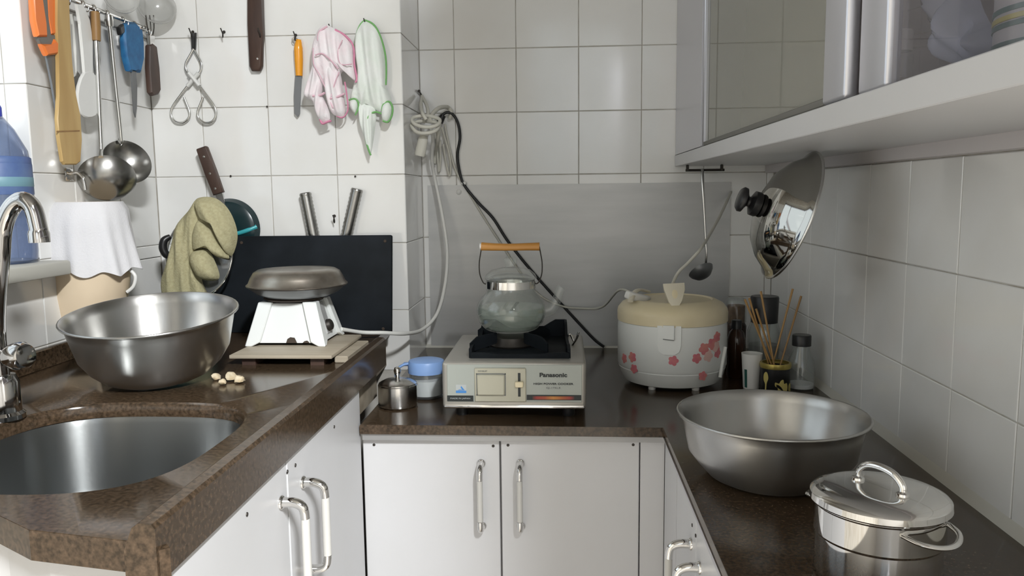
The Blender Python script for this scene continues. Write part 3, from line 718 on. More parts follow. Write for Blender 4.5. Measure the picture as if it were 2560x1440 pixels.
# --- rice cooker
CX, CY, CR = 0.218, 1.600, 0.1085
t = thing('rice_cooker', 'white rice cooker with cream lid and pink blossom print', 'rice cooker', (CX, CY, BZ))
part('body', lathe([(0, 0.004), (0.082, 0.004), (0.095, 0.009), (0.103, 0.023), (0.1060, 0.034), (0.1066, 0.0355), (0.1060, 0.037), (CR, 0.042), (CR, 0.118), (0.1075, 0.128), (0.1035, 0.1295), (0, 0.1295)], 64), M['cookerwhite'], t, ang=0.6)
part('lid', lathe([(0.1045, 0.128), (0.1092, 0.129), (0.1095, 0.146), (0.1080, 0.153), (0.100, 0.163), (0.086, 0.170), (0.0795, 0.1715), (0.076, 0.1690), (0.04, 0.1695), (0, 0.170)], 64), M['cream'], t, ang=0.6)
for a in (-125, -62, 60, 120):
    part('foot', move(lathe([(0, 0), (0.007, 0), (0.0075, 0.002), (0.007, 0.006), (0, 0.006)], 14), 0.080*math.cos(math.radians(a)), 0.080*math.sin(math.radians(a)), 0), M['whitepl'], t)
def cyl(u, v, w):
    """wraps a flat design around the cooker: u = arc length from the front, v = height, w = proud"""
    a = -math.pi/2+u/CR
    return ((CR+w)*math.cos(a), (CR+w)*math.sin(a), v)
def u_at(px): return CR*math.asin(max(-0.97, min(0.97, (at_y(px, 880, CY-0.09).x-CX-0.002)/CR)))
def v_at(px, py):
    u = u_at(px); return at_y(px, py, CY-CR*math.cos(u/CR)).z-BZ
# latch plate in front
U0 = u_at(1672)
pl = [(-0.022, 0.132), (-0.022, 0.094), (-0.019, 0.083), (-0.010, 0.077), (0.010, 0.077), (0.019, 0.083), (0.022, 0.094), (0.022, 0.132)]
def wrap_plate(poly, u0, w0, w1, n=8):
    us_ = sorted(set([p[0] for p in poly])); bm = bmesh.new()
    return prism(poly, w0, w1, lambda u, v, w: cyl(u0+u, v, w))
part('latch_plate', wrap_plate(pl, U0, -0.001, 0.0022), M['cookerwhite'], t, ang=0.4)
part('latch', wrap_plate([(-0.011, 0.133), (-0.011, 0.108), (0.009, 0.106), (0.009, 0.133)], U0, 0.001, 0.0045), M['cookerwhite'], t, ang=0.4)
part('latch_slot', wrap_plate([(-0.011, 0.1085), (-0.011, 0.1060), (0.009, 0.1042), (0.009, 0.1065)], U0, 0.0015, 0.0030), M['greyink'], t, ang=0.4)
def blossom(px, py, s, m, ph=0.0):
    u0, v0 = u_at(px), v_at(px, py); O = []
    for i in range(40):
        a = 2*math.pi*i/40; r = s*(0.72+0.28*abs(math.cos(2.5*a+ph))); O.append((r*math.cos(a), r*math.sin(a)))
    bm = bmesh.new(); c = bm.verts.new(cyl(u0, v0, 0.0008)); rim = [bm.verts.new(cyl(u0+x, v0+y, 0.0004)) for x, y in O]
    low = [bm.verts.new(cyl(u0+x, v0+y, -0.0008)) for x, y in O]
    for i in range(40):
        j = (i+1) % 40; bm.faces.new((c, rim[i], rim[j])); bm.faces.new((rim[i], low[i], low[j], rim[j]))
    bmesh.ops.recalc_face_normals(bm, faces=bm.faces)
    part('blossom_print', bm, m, t)
for x, y, s, m in ((1568, 896, 0.0085, 'petal'), (1586, 893, 0.009, 'petal'), (1590, 922, 0.008, 'petal'), (1683, 902, 0.0085, 'petal'), (1742, 896, 0.0085, 'petal'), (1761, 872, 0.010, 'petal'),
                   (1773, 890, 0.010, 'petalpale'), (1783, 860, 0.010, 'petal'), (1798, 842, 0.009, 'petal'), (1796, 868, 0.010, 'petalpale'), (1800, 882, 0.009, 'petal'), (1759, 940, 0.008, 'petal')):
    blossom(x, y, s*1.2, M[m], x*0.7)
# handle bracket standing on the lid
k = prism([(-0.020, 0.0), (-0.0215, 0.012), (0.0195, 0.014), (0.020, 0.0), (0.013, -0.022), (0.004, -0.040), (-0.003, -0.040), (-0.012, -0.024)], -0.004, 0.004, lambda u, v, w: (u, w, v), 0.0012, 2)
LH = part('lid_handle', xf(k, Matrix.Translation((-0.006, -0.072, 0.196)) @ Matrix.Rotation(math.radians(-24), 4, 'X')), M['ivory'], t)
k = lathe([(0, 0), (0.009, 0), (0.008, 0.0025), (0, 0.004)], 20); xf(k, Matrix.Translation((-0.006, -0.0775, 0.187)) @ aim((0, -1, 0.4)) @ Matrix.Diagonal((0.75, 1.3, 1, 1)))
part('handle_boss', k, M['cream'], t)
k = prism([(-0.028, -0.008), (-0.030, 0.004), (-0.012, 0.012), (0.026, 0.010), (0.030, 0.0), (0.016, -0.010)], 0.0, 0.016, lambda u, v, w: (u, v, w), 0.004, 3)
part('carry_handle_end', xf(k, Matrix.Translation((-0.073, -0.025, 0.168)) @ Matrix.Rotation(math.radians(18), 4, 'Y') @ Matrix.Rotation(0.5, 4, 'Z')), M['whitepl'], t)
k = tube([(-0.088, -0.052, 0.172), (-0.080, -0.03, 0.184), (-0.066, 0.0, 0.188), (-0.045, 0.02, 0.182)], 0.006, 10, 5, flat=(1, 0.5))
part('carry_handle', k, M['ivory'], t)
# side scoop holder curve at the right
a0 = [cyl(u_at(1814)+x, z, 0.003) for x, z in ((0.010, 0.082), (0.004, 0.070), (-0.002, 0.055), (-0.008, 0.036), (-0.010, 0.026))]
part('side_socket', tube(a0, 0.0035, 8, 5), M['cookerwhite'], t)
q = [at_y(x, y, 1.66) for x, y in ((1660, 715), (1690, 690), (1722, 655), (1752, 622))]+[at_y(1775, 585, 1.76), at_y(1800, 540, 1.84), at_y(1828, 480, D2-0.012)]
q[0] = Vector((CX+0.0, CY+0.09, BZ+0.15))
part('power_cord', tube(q, 0.0032, 8, 6), M['cord'], t, w=True)

# --- sugar pot and blue-lidded jar at the left
t = thing('sugar_pot', 'small stainless steel lidded pot left of the gas stove', 'pot', (-0.303, 1.400, BZ))
part('body', lathe([(0, 0.0005), (0.031, 0.0), (0.0355, 0.003), (0.036, 0.008), (0.036, 0.040), (0.0335, 0.043), (0.032, 0.043), (0.032, 0.004), (0, 0.004)], 40), M['steel'], t, ang=0.6)
part('lid', lathe([(0, 0.052), (0.012, 0.0515), (0.024, 0.049), (0.032, 0.045), (0.0345, 0.0432), (0.0345, 0.0415), (0, 0.043)], 40), M['steel'], t, ang=0.6)
part('lid_knob', lathe([(0, 0.051), (0.004, 0.052), (0.0035, 0.056), (0.0055, 0.060), (0.0068, 0.066), (0.005, 0.0715), (0, 0.073)], 20), M['chrome'], t, ang=1)
JX, JY, JR = -0.2615, 1.468, 0.0325
t = thing('seasoning_jar', 'clear glass seasoning jar with light blue lid and spoon', 'jar', (JX, JY, BZ))
part('body', lathe([(0, 0), (JR-0.003, 0), (JR, 0.003), (JR, 0.050), (JR-0.002, 0.054), (JR-0.002, 0.0), (JR-0.004, 0.004), (0, 0.004)][:5]+[(JR-0.003, 0.054), (JR-0.003, 0.005), (0, 0.005)], 40), M['jarglass'], t, ang=0.8)
part('contents', lathe([(0, 0.006), (JR-0.0035, 0.006), (JR-0.0035, 0.034), (0, 0.038)], 32), M['salt'], t)
part('lid', lathe([(JR-0.001, 0.048), (JR+0.0025, 0.048), (JR+0.0025, 0.066), (JR+0.0005, 0.0705), (JR-0.006, 0.0725), (0, 0.073)], 40), M['ltblue'], t, ang=0.7)
part('lid_tab', box(-JR-0.012, -JR+0.004, -0.006, 0.006, 0.060, 0.066, 0.002, 2), M['ltblue'], t)
q = [(-0.028, -0.008, 0.066), (-0.042, -0.012, 0.064), (-0.053, -0.014, 0.056), (-0.056, -0.016, 0.046), (-0.052, -0.018, 0.038)]
part('spoon_handle', tube(q, 0.0032, 10, 5, flat=(1.3, 0.8)), M['ltblue'], t)

# --- big aluminium basins
def basin(name, label, loc, R, H, RB, group, rot=None):
    t = thing(name, label, 'basin', loc, group, rot)
    pr = [(0, 0), (RB*0.85, 0.0), (RB, 0.006), (RB+(R-RB)*0.35, 0.022), (RB+(R-RB)*0.62, H*0.42), (R*0.94, H*0.86), (R*0.955, H*0.965), (R-0.003, H), (R, H+0.0005), (R+0.0006, H+0.002), (R-0.002, H+0.003), (R*0.945, H*0.985)]
    pin = [(R*0.928, H*0.86), (RB+(R-RB)*0.60-0.001, H*0.42), (RB+(R-RB)*0.33, 0.024), (RB-0.003, 0.008), (RB*0.8, 0.003), (0, 0.003)]
    part('bowl', lathe(pr+pin, 72), M['bowl'], t, ang=0.9)
    rim = tube([((R-0.0005)*math.cos(a*math.pi/24), (R-0.0005)*math.sin(a*math.pi/24), H+0.0015) for a in range(48)], 0.0021, 8, 1, True)
    part('rolled_rim', rim, M['bowl'], t, ang=1)
    return t
basin('metal_basin', 'large dull aluminium basin on the right-hand worktop', (0.277, 1.054, BZ), 0.1235, 0.0865, 0.083, 'aluminium basins')
pL = at_y(374, 798, 1.215)
basin('metal_basin', 'large shiny aluminium basin tilted beside the sink', (pL.x+0.008, 1.218, LZ+0.0109), 0.1310, 0.1005, 0.083, 'aluminium basins', (math.radians(7.4), math.radians(0.4), 0))

# --- lidded pot
PX_, PY_, PR = 0.3085, 0.770, 0.0600
t = thing('lidded_pot', 'polished stainless steel pot with domed flat lid in the right foreground', 'pot', (PX_, PY_, BZ))
part('body', lathe([(0, 0.0), (0.052, 0.0), (0.0565, 0.003), (0.0585, 0.010), (0.058, 0.046), (0.059, 0.0475), (PR, 0.049), (PR, 0.076), (0.0615, 0.078), (0.0615, 0.0795), (0.0575, 0.0795), (0.056, 0.010), (0, 0.004)], 64), M['chrome'], t, ang=0.35)
part('lid', lathe([(0.059, 0.0797), (0.0640, 0.0797), (0.0646, 0.081), (0.0640, 0.0868), (0.0625, 0.0885), (0.058, 0.0905), (0.05, 0.0925), (0.03, 0.094), (0, 0.0945)], 64), M['chrome'], t, ang=0.5)
ha = math.radians(-58)
hd = Vector((math.cos(ha), math.sin(ha), 0))
q = [hd*-0.025+Vector((0, 0, 0.0945)), hd*-0.0245+Vector((0, 0, 0.104)), hd*-0.015+Vector((0, 0, 0.1125)), Vector((0, 0, 0.1145)), hd*0.015+Vector((0, 0, 0.1115)), hd*0.0245+Vector((0, 0, 0.103)), hd*0.025+Vector((0, 0, 0.0945))]
part('lid_handle', tube(q, 0.0029, 10, 6, flat=(1.25, 0.8)), M['chrome'], t, ang=1)
for s in (-1, 1):
    k = lathe([(0, 0), (0.0065, 0), (0.006, 0.0025), (0.003, 0.004), (0, 0.0042)], 16); part('rivet', move(k, hd.x*0.025*s, hd.y*0.025*s, 0.0940), M['chrome'], t)
for a0_ in (-62, 118):
    q = []
    for i in range(9):
        f = i/8-0.5; a = math.radians(a0_+f*60); rr_ = 0.0615+0.017*math.cos(f*math.pi)**0.7 if abs(f) < 0.5 else 0.060
        q.append((rr_*math.cos(a), rr_*math.sin(a), 0.071-0.006*math.cos(f*math.pi)))
    part('side_handle', tube(q, 0.0024, 8, 4, flat=(1.2, 0.9)), M['chrome'], t, ang=1)

# --- jars and cup in the right rear corner
def at_base(px, py_top, Y): return at_y(px, py_top, Y)
t = thing('black_lid_jar', 'tall clear jar with a black screw lid in the rear right corner', 'jar', (0.4235, 1.690, BZ))
R = 0.034
part('body', lathe([(0, 0), (R-0.003, 0), (R, 0.003), (R, 0.088), (R-0.005, 0.103), (0.026, 0.112), (0.0245, 0.112), (R-0.008, 0.102), (R-0.003, 0.086), (R-0.003, 0.004), (0, 0.004)], 40), M['jarglass'], t, ang=0.8)
part('contents', lathe([(0, 0.005), (R-0.0035, 0.005), (R-0.0035, 0.060), (0, 0.064)], 32), M['greyink'], t)
part('lid', lathe([(0.0255, 0.107), (0.0275, 0.107), (0.0292, 0.160), (0.0275, 0.163), (0, 0.163)], 36), M['black'], t, ang=0.6)
t = thing('spice_bottle', 'dark bottle with a glass-topped neck beside the rice cooker', 'bottle', (0.388, 1.800, BZ))
R = 0.0235
part('body', lathe([(0, 0), (R-0.003, 0), (R, 0.004), (R, 0.082), (R-0.004, 0.090), (0, 0.090)], 32), M['brownglass'], t, ang=0.7)
part('spice_top', lathe([(0, 0.090), (R-0.004, 0.090), (R-0.004, 0.128), (0, 0.130)], 28), M['spice'], t, ang=0.7)
part('cover', lathe([(R-0.003, 0.090), (R-0.001, 0.090), (R-0.001, 0.136), (R-0.006, 0.145), (0, 0.148), (0, 0.146), (R-0.007, 0.143), (R-0.003, 0.135)], 32), M['jarglass'], t, ang=0.9)
t = thing('dark_gap_bottle', 'narrow dark bottle filling the dark gap between rice cooker and cup', 'bottle', (0.3555, 1.640, BZ))  # bottle shape that fills the dark gap beside the cooker
R = 0.0185
part('body', lathe([(0, 0), (R-0.002, 0), (R, 0.003), (R, 0.080), (R*0.8, 0.094), (0.009, 0.101), (0.009, 0.106), (0, 0.106)], 28), M['brownglass'], t, ang=0.7)
part('cap', lathe([(0.0098, 0.102), (0.0105, 0.102), (0.0105, 0.118), (0.009, 0.120), (0, 0.120)], 24), M['black'], t, ang=0.7)
t = thing('white_cup', 'slim white cup with a green stripe beside the black jar', 'cup', (0.3655, 1.545, BZ))
R = 0.0195
part('body', lathe([(0, 0), (R-0.005, 0), (R-0.004, 0.002), (R, 0.066), (R+0.0005, 0.070), (R-0.0015, 0.070), (R-0.006, 0.004), (0, 0.004)], 32), M['whitepl'], t, ang=0.8)
k = bmesh.new()
for i in range(7):
    pass
part('stripe', prism([(-0.003, 0.004), (0.003, 0.004), (0.003, 0.040), (-0.003, 0.040)], 0.0, 0.0008, lambda u, v, w: ((R-0.004+v*0.060+w)*math.cos(-2.45+u/R), (R-0.004+v*0.060+w)*math.sin(-2.45+u/R), v)), M['stripegreen'], t)
MX, MY, MR = 0.4045, 1.520, 0.0275
t = thing('chopstick_pot', 'small black pot with gold rim and yellow flower pattern', 'pot', (MX, MY, BZ))
part('body', lathe([(0, 0), (MR-0.002, 0), (MR, 0.002), (MR, 0.050), (MR-0.0025, 0.050), (MR-0.0025, 0.003), (0, 0.003)], 40), M['black'], t, ang=0.8)
part('rim', lathe([(MR-0.003, 0.049), (MR+0.0008, 0.048), (MR+0.0018, 0.053), (MR+0.0010, 0.0575), (MR-0.003, 0.0575)], 40), M['gold'], t)
def mcyl(u, v, w): a = -math.pi/2-0.25+u/MR; return ((MR+w)*math.cos(a), (MR+w)*math.sin(a), v)
def blob(poly, u0): return prism(spread(poly, 3), -0.0004, 0.0008, lambda u, v, w: mcyl(u0+u, v, w))
part('flower_print', blob([(0.001, 0.004), (0.006, 0.002), (0.013, 0.006), (0.018, 0.003), (0.021, 0.012), (0.019, 0.022), (0.013, 0.021), (0.011, 0.029), (0.006, 0.027), (0.003, 0.022), (-0.004, 0.024), (-0.004, 0.017), (0.001, 0.013)], 0.004), M['flower'], t)
part('flower_print', blob([(-0.0015, 0.002), (0.001, 0.002), (0.002, 0.020), (0.005, 0.030), (0.003, 0.040), (-0.001, 0.042), (-0.005, 0.036), (-0.005, 0.026), (-0.001, 0.018)], -0.018), M['flower'], t)
part('flower_print', blob([(-0.003, 0.004), (0.004, 0.003), (0.006, 0.012), (0.002, 0.020), (-0.004, 0.016)], 0.034), M['flower'], t)
chop = [((1862, 748), (0.013, 0.003), 'leftmost long bamboo chopstick leaning in the black pot'),
        ((1873, 745), (0.004, 0.010), 'bamboo chopstick just right of the leftmost one in the black pot'),
        ((1902, 728), (0.006, -0.004), 'tallest bamboo chopstick standing before the black jar lid'),
        ((1890, 772), (0.016, 0.009), 'short bamboo chopstick in the middle of the black pot'),
        ((1982, 722), (-0.014, 0.006), 'upright bamboo chopstick on the right of the black pot'),
        ((2003, 740), (-0.006, -0.008), 'darker bamboo chopstick leaning furthest right in the black pot')]
first = None
for (px, py), (bx, by), lab in chop:
    top = at_y(px, py, MY+0.015); base = Vector((MX+bx, MY+by, BZ+0.0045))
    o = single('chopstick', tube([base, (base+top)/2, top], [0.0012, 0.0017, 0.0022], 8, 2), M['stick'] if 'darker' not in lab else M['midwood'], lab, 'chopstick', base, 'chopsticks in the black pot')
GX, GY = 0.4585, 1.542
t = thing('salt_bottle', 'small clear glass bottle with black cap holding white powder', 'bottle', (GX, GY, BZ))
R = 0.027
part('body', lathe([(0, 0), (R-0.003, 0), (R, 0.003), (R, 0.035), (R*0.86, 0.058), (0.017, 0.076), (0.0155, 0.088), (0.0140, 0.088), (0.0155, 0.075), (R*0.86-0.002, 0.057), (R-0.0022, 0.034), (R-0.0022, 0.004), (0, 0.003)], 36), M['jarglass'], t, ang=0.9)
part('contents', lathe([(0, 0.0035), (R-0.0026, 0.0045), (R-0.0026, 0.012), (0, 0.014)], 32), M['salt'], t)
part('cap', lathe([(0.0162, 0.086), (0.0178, 0.086), (0.0178, 0.105), (0.0165, 0.107), (0, 0.107)], 32), M['black'], t, ang=0.6)

# ================================================================== things on the sink worktop
TZ = LZ+0.020
# wooden board under the hot plate
b0, b1, b2 = at_z(572, 888, TZ), at_z(830, 888, TZ), at_z(872, 843, TZ)
t = thing('wooden_board', 'worn pale wooden board under the white electric hot plate', 'board', ((b0.x+b1.x)/2, (b0.y+b2.y)/2, LZ))
part('board', box(b0.x, b1.x, b0.y, b2.y+0.03, TZ-0.0065, TZ, 0.0015, 2), M['board'], t, w=True)
for x in (b0.x+0.03, b1.x-0.03): part('runner', box(x-0.012, x+0.012, b0.y+0.012, b2.y+0.02, LZ, TZ-0.0065), M['dkwood'], t, w=True, smooth=False)
p = at_z(835, 893, LZ+0.010); q = at_z(873, 893, LZ+0.010)
single('stone_tile', box(p.x+0.001, q.x-0.002, p.y-0.002, p.y+0.150, LZ, LZ+0.012, 0.0015), M['board'], 'narrow mottled stone tile lying right of the wooden board', 'tile', ((p.x+q.x)/2, p.y+0.075, LZ), smooth=False)

# electric hot plate in white enamel
h0, h1 = at_z(613, 866, TZ), at_z(812, 868, TZ)
HY0 = (h0.y+h1.y)/2; HW = (h1.x-h0.x)/2; HX = (h0.x+h1.x)/2; HD = 0.066
HY = HY0+HD; HZ = TZ
tz = at_y(722, 758, HY0+0.03).z-HZ
TWD = (at_y(790, 762, HY0+0.03).x-at_y(655, 757, HY0+0.03).x)/2+0.004; TD = 0.046
t = thing('hot_plate', 'chipped white enamel electric hot plate with sloping sides and cord', 'hot plate', (HX, HY, HZ))
def fr(s, z): # half sizes at height fraction
    return (HW*(1-s)+TWD*s, HD*(1-s)+TD*s)
bm = bmesh.new(); vs_ = []
for s in (0.07, 1.0):
    a, b = fr(s, 0); a -= 0.008; b -= 0.008
    vs_.append([bm.verts.new((x*a, y*b, s*tz)) for x, y in ((-1, -1), (1, -1), (1, 1), (-1, 1))])
for i in range(4): bm.faces.new((vs_[0][i], vs_[0][(i+1) % 4], vs_[1][(i+1) % 4], vs_[1][i]))
bm.faces.new(vs_[1]); bm.faces.new(list(reversed(vs_[0])))
part('body', bm, M['enamel'], t, smooth=False)
def corner_post(sx, sy):
    bm = bmesh.new(); P = []
    for s in (0.0, 0.10, 1.04):
        a, b = fr(s, 0); wx = 0.026 if s > 0.05 else 0.013; wy = 0.022 if s > 0.05 else 0.011; th = 0.009
        pts = [(a, b), (a-wx, b), (a-wx, b-th), (a-th, b-th), (a-th, b-wy), (a, b-wy)]
        P.append([bm.verts.new((sx*x, sy*y, s*tz)) for x, y in pts])
    for A, B in zip(P, P[1:]):
        for i in range(6): bm.faces.new((A[i], A[(i+1) % 6], B[(i+1) % 6], B[i]))
    bm.faces.new(P[0]); bm.faces.new(P[-1]); bmesh.ops.recalc_face_normals(bm, faces=bm.faces)
    bmesh.ops.bevel(bm, geom=[e for e in bm.edges], offset=0.0015, segments=1, affect='EDGES')
    return bm
for sx in (-1, 1):
    for sy_ in (-1, 1): part('leg', corner_post(sx, sy_), M['enamel'], t, ang=0.5)
a, b = fr(0.07, 0)
part('chip', prism([(-0.008, 0), (-0.006, 0.007), (-0.001, 0.010), (0.007, 0.009), (0.010, 0.004), (0.012, 0)], 0, 0.0016, lambda u, v, w: (u+0.008, -b+0.0078-w+v*0.30, 0.075*tz+v)), M['rust'], t, smooth=False)
part('chip', prism([(-0.005, 0), (-0.002, 0.003), (0.003, 0.004), (0.007, 0.001), (0.007, 0)], 0, 0.0016, lambda u, v, w: (u+0.036, -b+0.0078-w+v*0.30, 0.075*tz+v)), M['rust'], t, smooth=False)
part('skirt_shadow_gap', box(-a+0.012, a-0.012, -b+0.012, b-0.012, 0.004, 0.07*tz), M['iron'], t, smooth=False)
# switch strip and dial on the right side
SL = math.atan2(HW-TWD, tz)
def side(u, z, w): # on the right slope
    s = z/tz; return (fr(s, 0)[0]-0.008+w, u, z)
part('switch_strip', prism([(-0.012, 0.2*tz), (0.012, 0.2*tz), (0.012, 0.97*tz), (-0.012, 0.97*tz)], 0, 0.002, lambda u, v, w: side(u, v, w)), M['sheet'], t, smooth=False)
k = lathe([(0, 0.011), (0.007, 0.0105), (0.0105, 0.008), (0.012, 0.0), (0, 0.0)], 24); xf(k, Matrix.Translation(side(0.0, 0.38*tz, 0.001)) @ aim((1, 0, 0.35)))
part('dial', k, M['iron'], t, ang=0.8)
part('top_ring', lathe([(0, tz+0.001), (0.030, tz+0.001), (0.052, tz+0.003), (0.058, tz+0.007), (0.054, tz+0.009), (0, tz+0.009)], 40), M['rust'], t, ang=0.7)
cz = [at_y(866, 829, HY+0.02), at_y(905, 831, 1.575), at_y(960, 832, 1.60), at_y(1012, 834, 1.65), at_y(1055, 824, 1.75), at_y(1092, 785, 1.80), at_y(1112, 715, 1.85), at_y(1118, 630, 1.88),
      at_y(1106, 540, 1.90), at_y(1088, 450, 1.915), at_y(1080, 400, 1.89), at_y(1082, 345, 1.84), at_y(1076, 318, 1.82)]
cz[0] = Vector((HX+HW-0.004, HY+HD-0.012, HZ+0.012))
part('power_cord', tube(cz, 0.0042, 10, 6), M['cordwht'], t, w=True, ang=1)

# upside-down grey pan on it
c = at_y(739, 726, HY-0.088); R = (at_y(860, 728, HY).x-at_y(618, 728, HY).x)/2
PZ = HZ+tz+0.0095
t = thing('grey_dish', 'stained grey metal dish turned upside down over the hot plate', 'dish', (HX+0.006, HY, PZ))
hz = c.z-PZ
part('lower_dish', lathe([(0, 0.0), (R*0.62, 0.0), (R*0.80, hz*0.35), (R*0.97, hz-0.001), (R*0.90, hz), (0, hz)], 48), M['bladegrey'], t, ang=0.6)
part('upper_dish', lathe([(R*0.88, hz-0.0005), (R*0.995, hz), (R*1.0, hz+0.0022), (R*0.955, hz+0.006), (R*0.91, hz+0.016), (R*0.85, hz+0.0255), (R*0.77, hz+0.0300), (R*0.5, hz+0.031), (0, hz+0.031)], 56), M['pan'], t, ang=0.6)

# garlic pieces
rg = random.Random(3)
for i, ((px, py), lab) in enumerate((((540, 944), 'leftmost pale garlic piece lying right of the tilted basin'), ((557, 956), 'middle pale garlic piece right of the tilted basin'), ((579, 946), 'largest pale garlic piece on the sink worktop'), ((600, 951), 'rightmost pale garlic piece by the tilted basin'))):
    p = at_z(px, py, LZ+0.004); s = (0.0072, 0.0060, 0.0092, 0.0078)[i]
    bm = bmesh.new(); bmesh.ops.create_icosphere(bm, subdivisions=2, radius=s)
    for v in bm.verts: v.co *= 1+0.55*mnoise.noise(v.co*140+Vector((i*3.1, 0, 0))); v.co.z *= 0.8
    zm = min(v.co.z for v in bm.verts); move(bm, p.x, p.y, LZ-zm)
    single('garlic_piece', bm, M['garlic'], lab, 'garlic', (p.x, p.y, LZ), 'garlic pieces beside the basin')

# black board leaning on the column
q0, q1 = at_y(590, 588, 1.715), at_y(986, 586, 1.715)
t0 = thing('black_board', 'large matt black board leaning upright against the tiled column', 'board', (-0.58, 1.676, LZ))
lean = math.atan2(0.030, q1.z-LZ)
hb = (q1.z-LZ)/math.cos(lean)
xl_, xr_ = at_y(528, 700, 1.70).x-0.03, q1.x
k = box(xl_+0.58, xr_+0.58, 0, 0.012, 0, hb, 0.003, 2); xf(k, Matrix.Translation((0, -0.018, 0.0005)) @ Matrix.Rotation(-lean, 4, 'X'))
part('panel', k, M['matblack'], t0)
for px, py in ((969, 601), (971, 812), (615, 605)):
    p = at_y(px, py, 1.71); f = (p.z-LZ)/hb; yy = -0.018+f*hb*math.sin(lean)-0.0008
    k = lathe([(0, 0.001), (0.003, 0.0008), (0.0035, 0), (0, 0)], 10); xf(k, Matrix.Translation((p.x+0.58, yy, p.z-LZ)) @ aim((0, -1, 0)))
    part('screw', k, M['rust'], t0)

# two steel-handled knives behind the board
for (pa, pb, yy), lab in ((((763, 482), (783, 582), 1.727), 'left of two steel tube handles standing behind the black board'), (((893, 472), (868, 582), 1.727), 'right ribbed steel tube handle standing behind the black board')):
    a, b = at_y(*pa, yy), at_y(*pb, yy); d = (a-b).normalized(); base = b-d*((b.z-LZ-0.12)/d.z)*0.0
    t = thing('steel_handled_knife', lab, 'knife', (b.x, yy, b.z-0.06), 'steel handled knives')
    N = 14; pr_ = [(0, 0)]
    L_ = (a-b).length+0.03
    for i in range(N): pr_ += [(0.0122, L_*i/N), (0.0133, L_*(i+0.5)/N)]
    pr_ += [(0.0133, L_-0.003), (0.0118, L_), (0, L_)]
    k = lathe(pr_, 20); xf(k, Matrix.Translation(b-d*0.03) @ aim(d)); part('handle', k, M['ladlesteel'], t, w=True, ang=0.9)
    s = b-d*0.03
    # the blade hangs down behind the board to the worktop
    ll = (s.z-LZ-0.003)/d.z
    nn = Vector((d.z, 0, -d.x)).normalized()
    ll = s.z-LZ
    part('blade', prism([(-0.010, 0.004), (0.012, 0.004), (0.014, -ll*0.4), (0.010, -ll*0.8), (-0.008, -ll+0.0006)], -0.0008, 0.0008, lambda u, v, w: s+Vector((u, w, v))), M['steel'], t, w=True, smooth=False)

# ------------------------------------------------------------------ behind the basin: frying pan, glass lid, mitt
# frying pan hanging by its handle against the column
FC = at_y(566, 573, 1.715); FR = 0.0675
t = thing('frying_pan', 'dark teal frying pan with brown riveted handle hanging on column', 'pan', (FC.x, 1.7415, FC.z))
k = lathe([(0, 0.0), (FR*0.78, 0.0), (FR*0.90, 0.004), (FR, 0.020), (FR-0.002, 0.021), (FR*0.88, 0.007), (FR*0.76, 0.003), (0, 0.003)], 56)
# back of the pan faces the room
xf(k, Matrix.Translation((0, -0.0225, 0)) @ Matrix.Rotation(math.pi/2*-1, 4, 'X'))
part('body', k, M['tealdk'], t, ang=0.6)
p0, p1 = at_y(596, 583, 1.715)-FC, at_y(640, 566, 1.715)-FC
part('turquoise_band', tube([(p0.x-0.02, -0.0225, p0.z-0.003), (p0.x, -0.0225, p0.z), ((p0.x+p1.x)/2, -0.0215, (p0.z+p1.z)/2-0.001), (p1.x-0.004, -0.013, p1.z-0.001)], 0.0050, 10, 4), M['cyan'], t)
a, b = at_y(506, 372, 1.715)-FC, at_y(546, 485, 1.715)-FC
hl = (b-a).normalized(); hn = Vector((hl.z, 0, -hl.x))
part('handle', prism([(-0.0125, 0), (-0.011, -0.003), (0.010, -0.003), (0.0125, 0), (0.0125, (b-a).length*0.5), (0.0135, (b-a).length), (-0.0105, (b-a).length), (-0.0115, (b-a).length*0.5)], -0.007, 0.007, lambda u, v, w: (a+hn*-u+hl*v+Vector((0, -0.026+w, 0))), 0.003, 2), M['dkwood'], t, ang=0.8)
for f in (0.18, 0.55, 0.88):
    k = lathe([(0, 0.0015), (0.0024, 0.001), (0.003, 0), (0, 0)], 12); xf(k, Matrix.Translation(a+hl*((b-a).length*f)+Vector((0, -0.0328, 0))) @ aim((0, -1, 0))); part('rivet', k, M['steel'], t)
c2 = at_y(575, 520, 1.715)-FC
part('handle_bracket', prism([(-0.010, -0.01), (0.010, -0.01), (0.006, 0.035), (-0.004, 0.035)], -0.002, 0.002, lambda u, v, w: (b+hn*-u+hl*v+Vector((0, -0.026+w, 0))), 0.0008), M['steel'], t, smooth=False)
HK = at_y(506, 366, D1-0.006)

# glass lid standing in front of it
LC = at_y(498, 640, 1.640); LR = 0.080
t = thing('teal_pot', 'small teal enamel pot mostly hidden behind the tilted basin', 'pot', (-0.800, 1.590, LZ))
part('body', lathe([(0, 0), (0.060, 0), (0.066, 0.004), (0.070, 0.060), (0.072, 0.063), (0.068, 0.063), (0.064, 0.006), (0, 0.004)], 40), M['teal'], t, ang=0.6)
part('lid', lathe([(0, 0.074), (0.03, 0.073), (0.06, 0.068), (0.071, 0.0635), (0, 0.0635)], 40), M['teal'], t, ang=0.6)
t = thing('pan_cover', 'glass pan lid with chrome rim standing behind the cotton mitt', 'pan cover', (LC.x, LC.y, LC.z))
RT = Matrix.Rotation(math.radians(-8), 4, 'Z') @ Matrix.Rotation(math.radians(80), 4, 'X') @ Matrix.Diagonal((0.97, 1.10, 1, 1))
part('dome', xf(lathe([(LR, 0), (LR*0.8, 0.010), (LR*0.4, 0.018), (0, 0.021), (0, 0.0225), (LR*0.4, 0.0195), (LR*0.8, 0.012), (LR, 0.003)], 48), RT), M['jarglass'], t, ang=1)
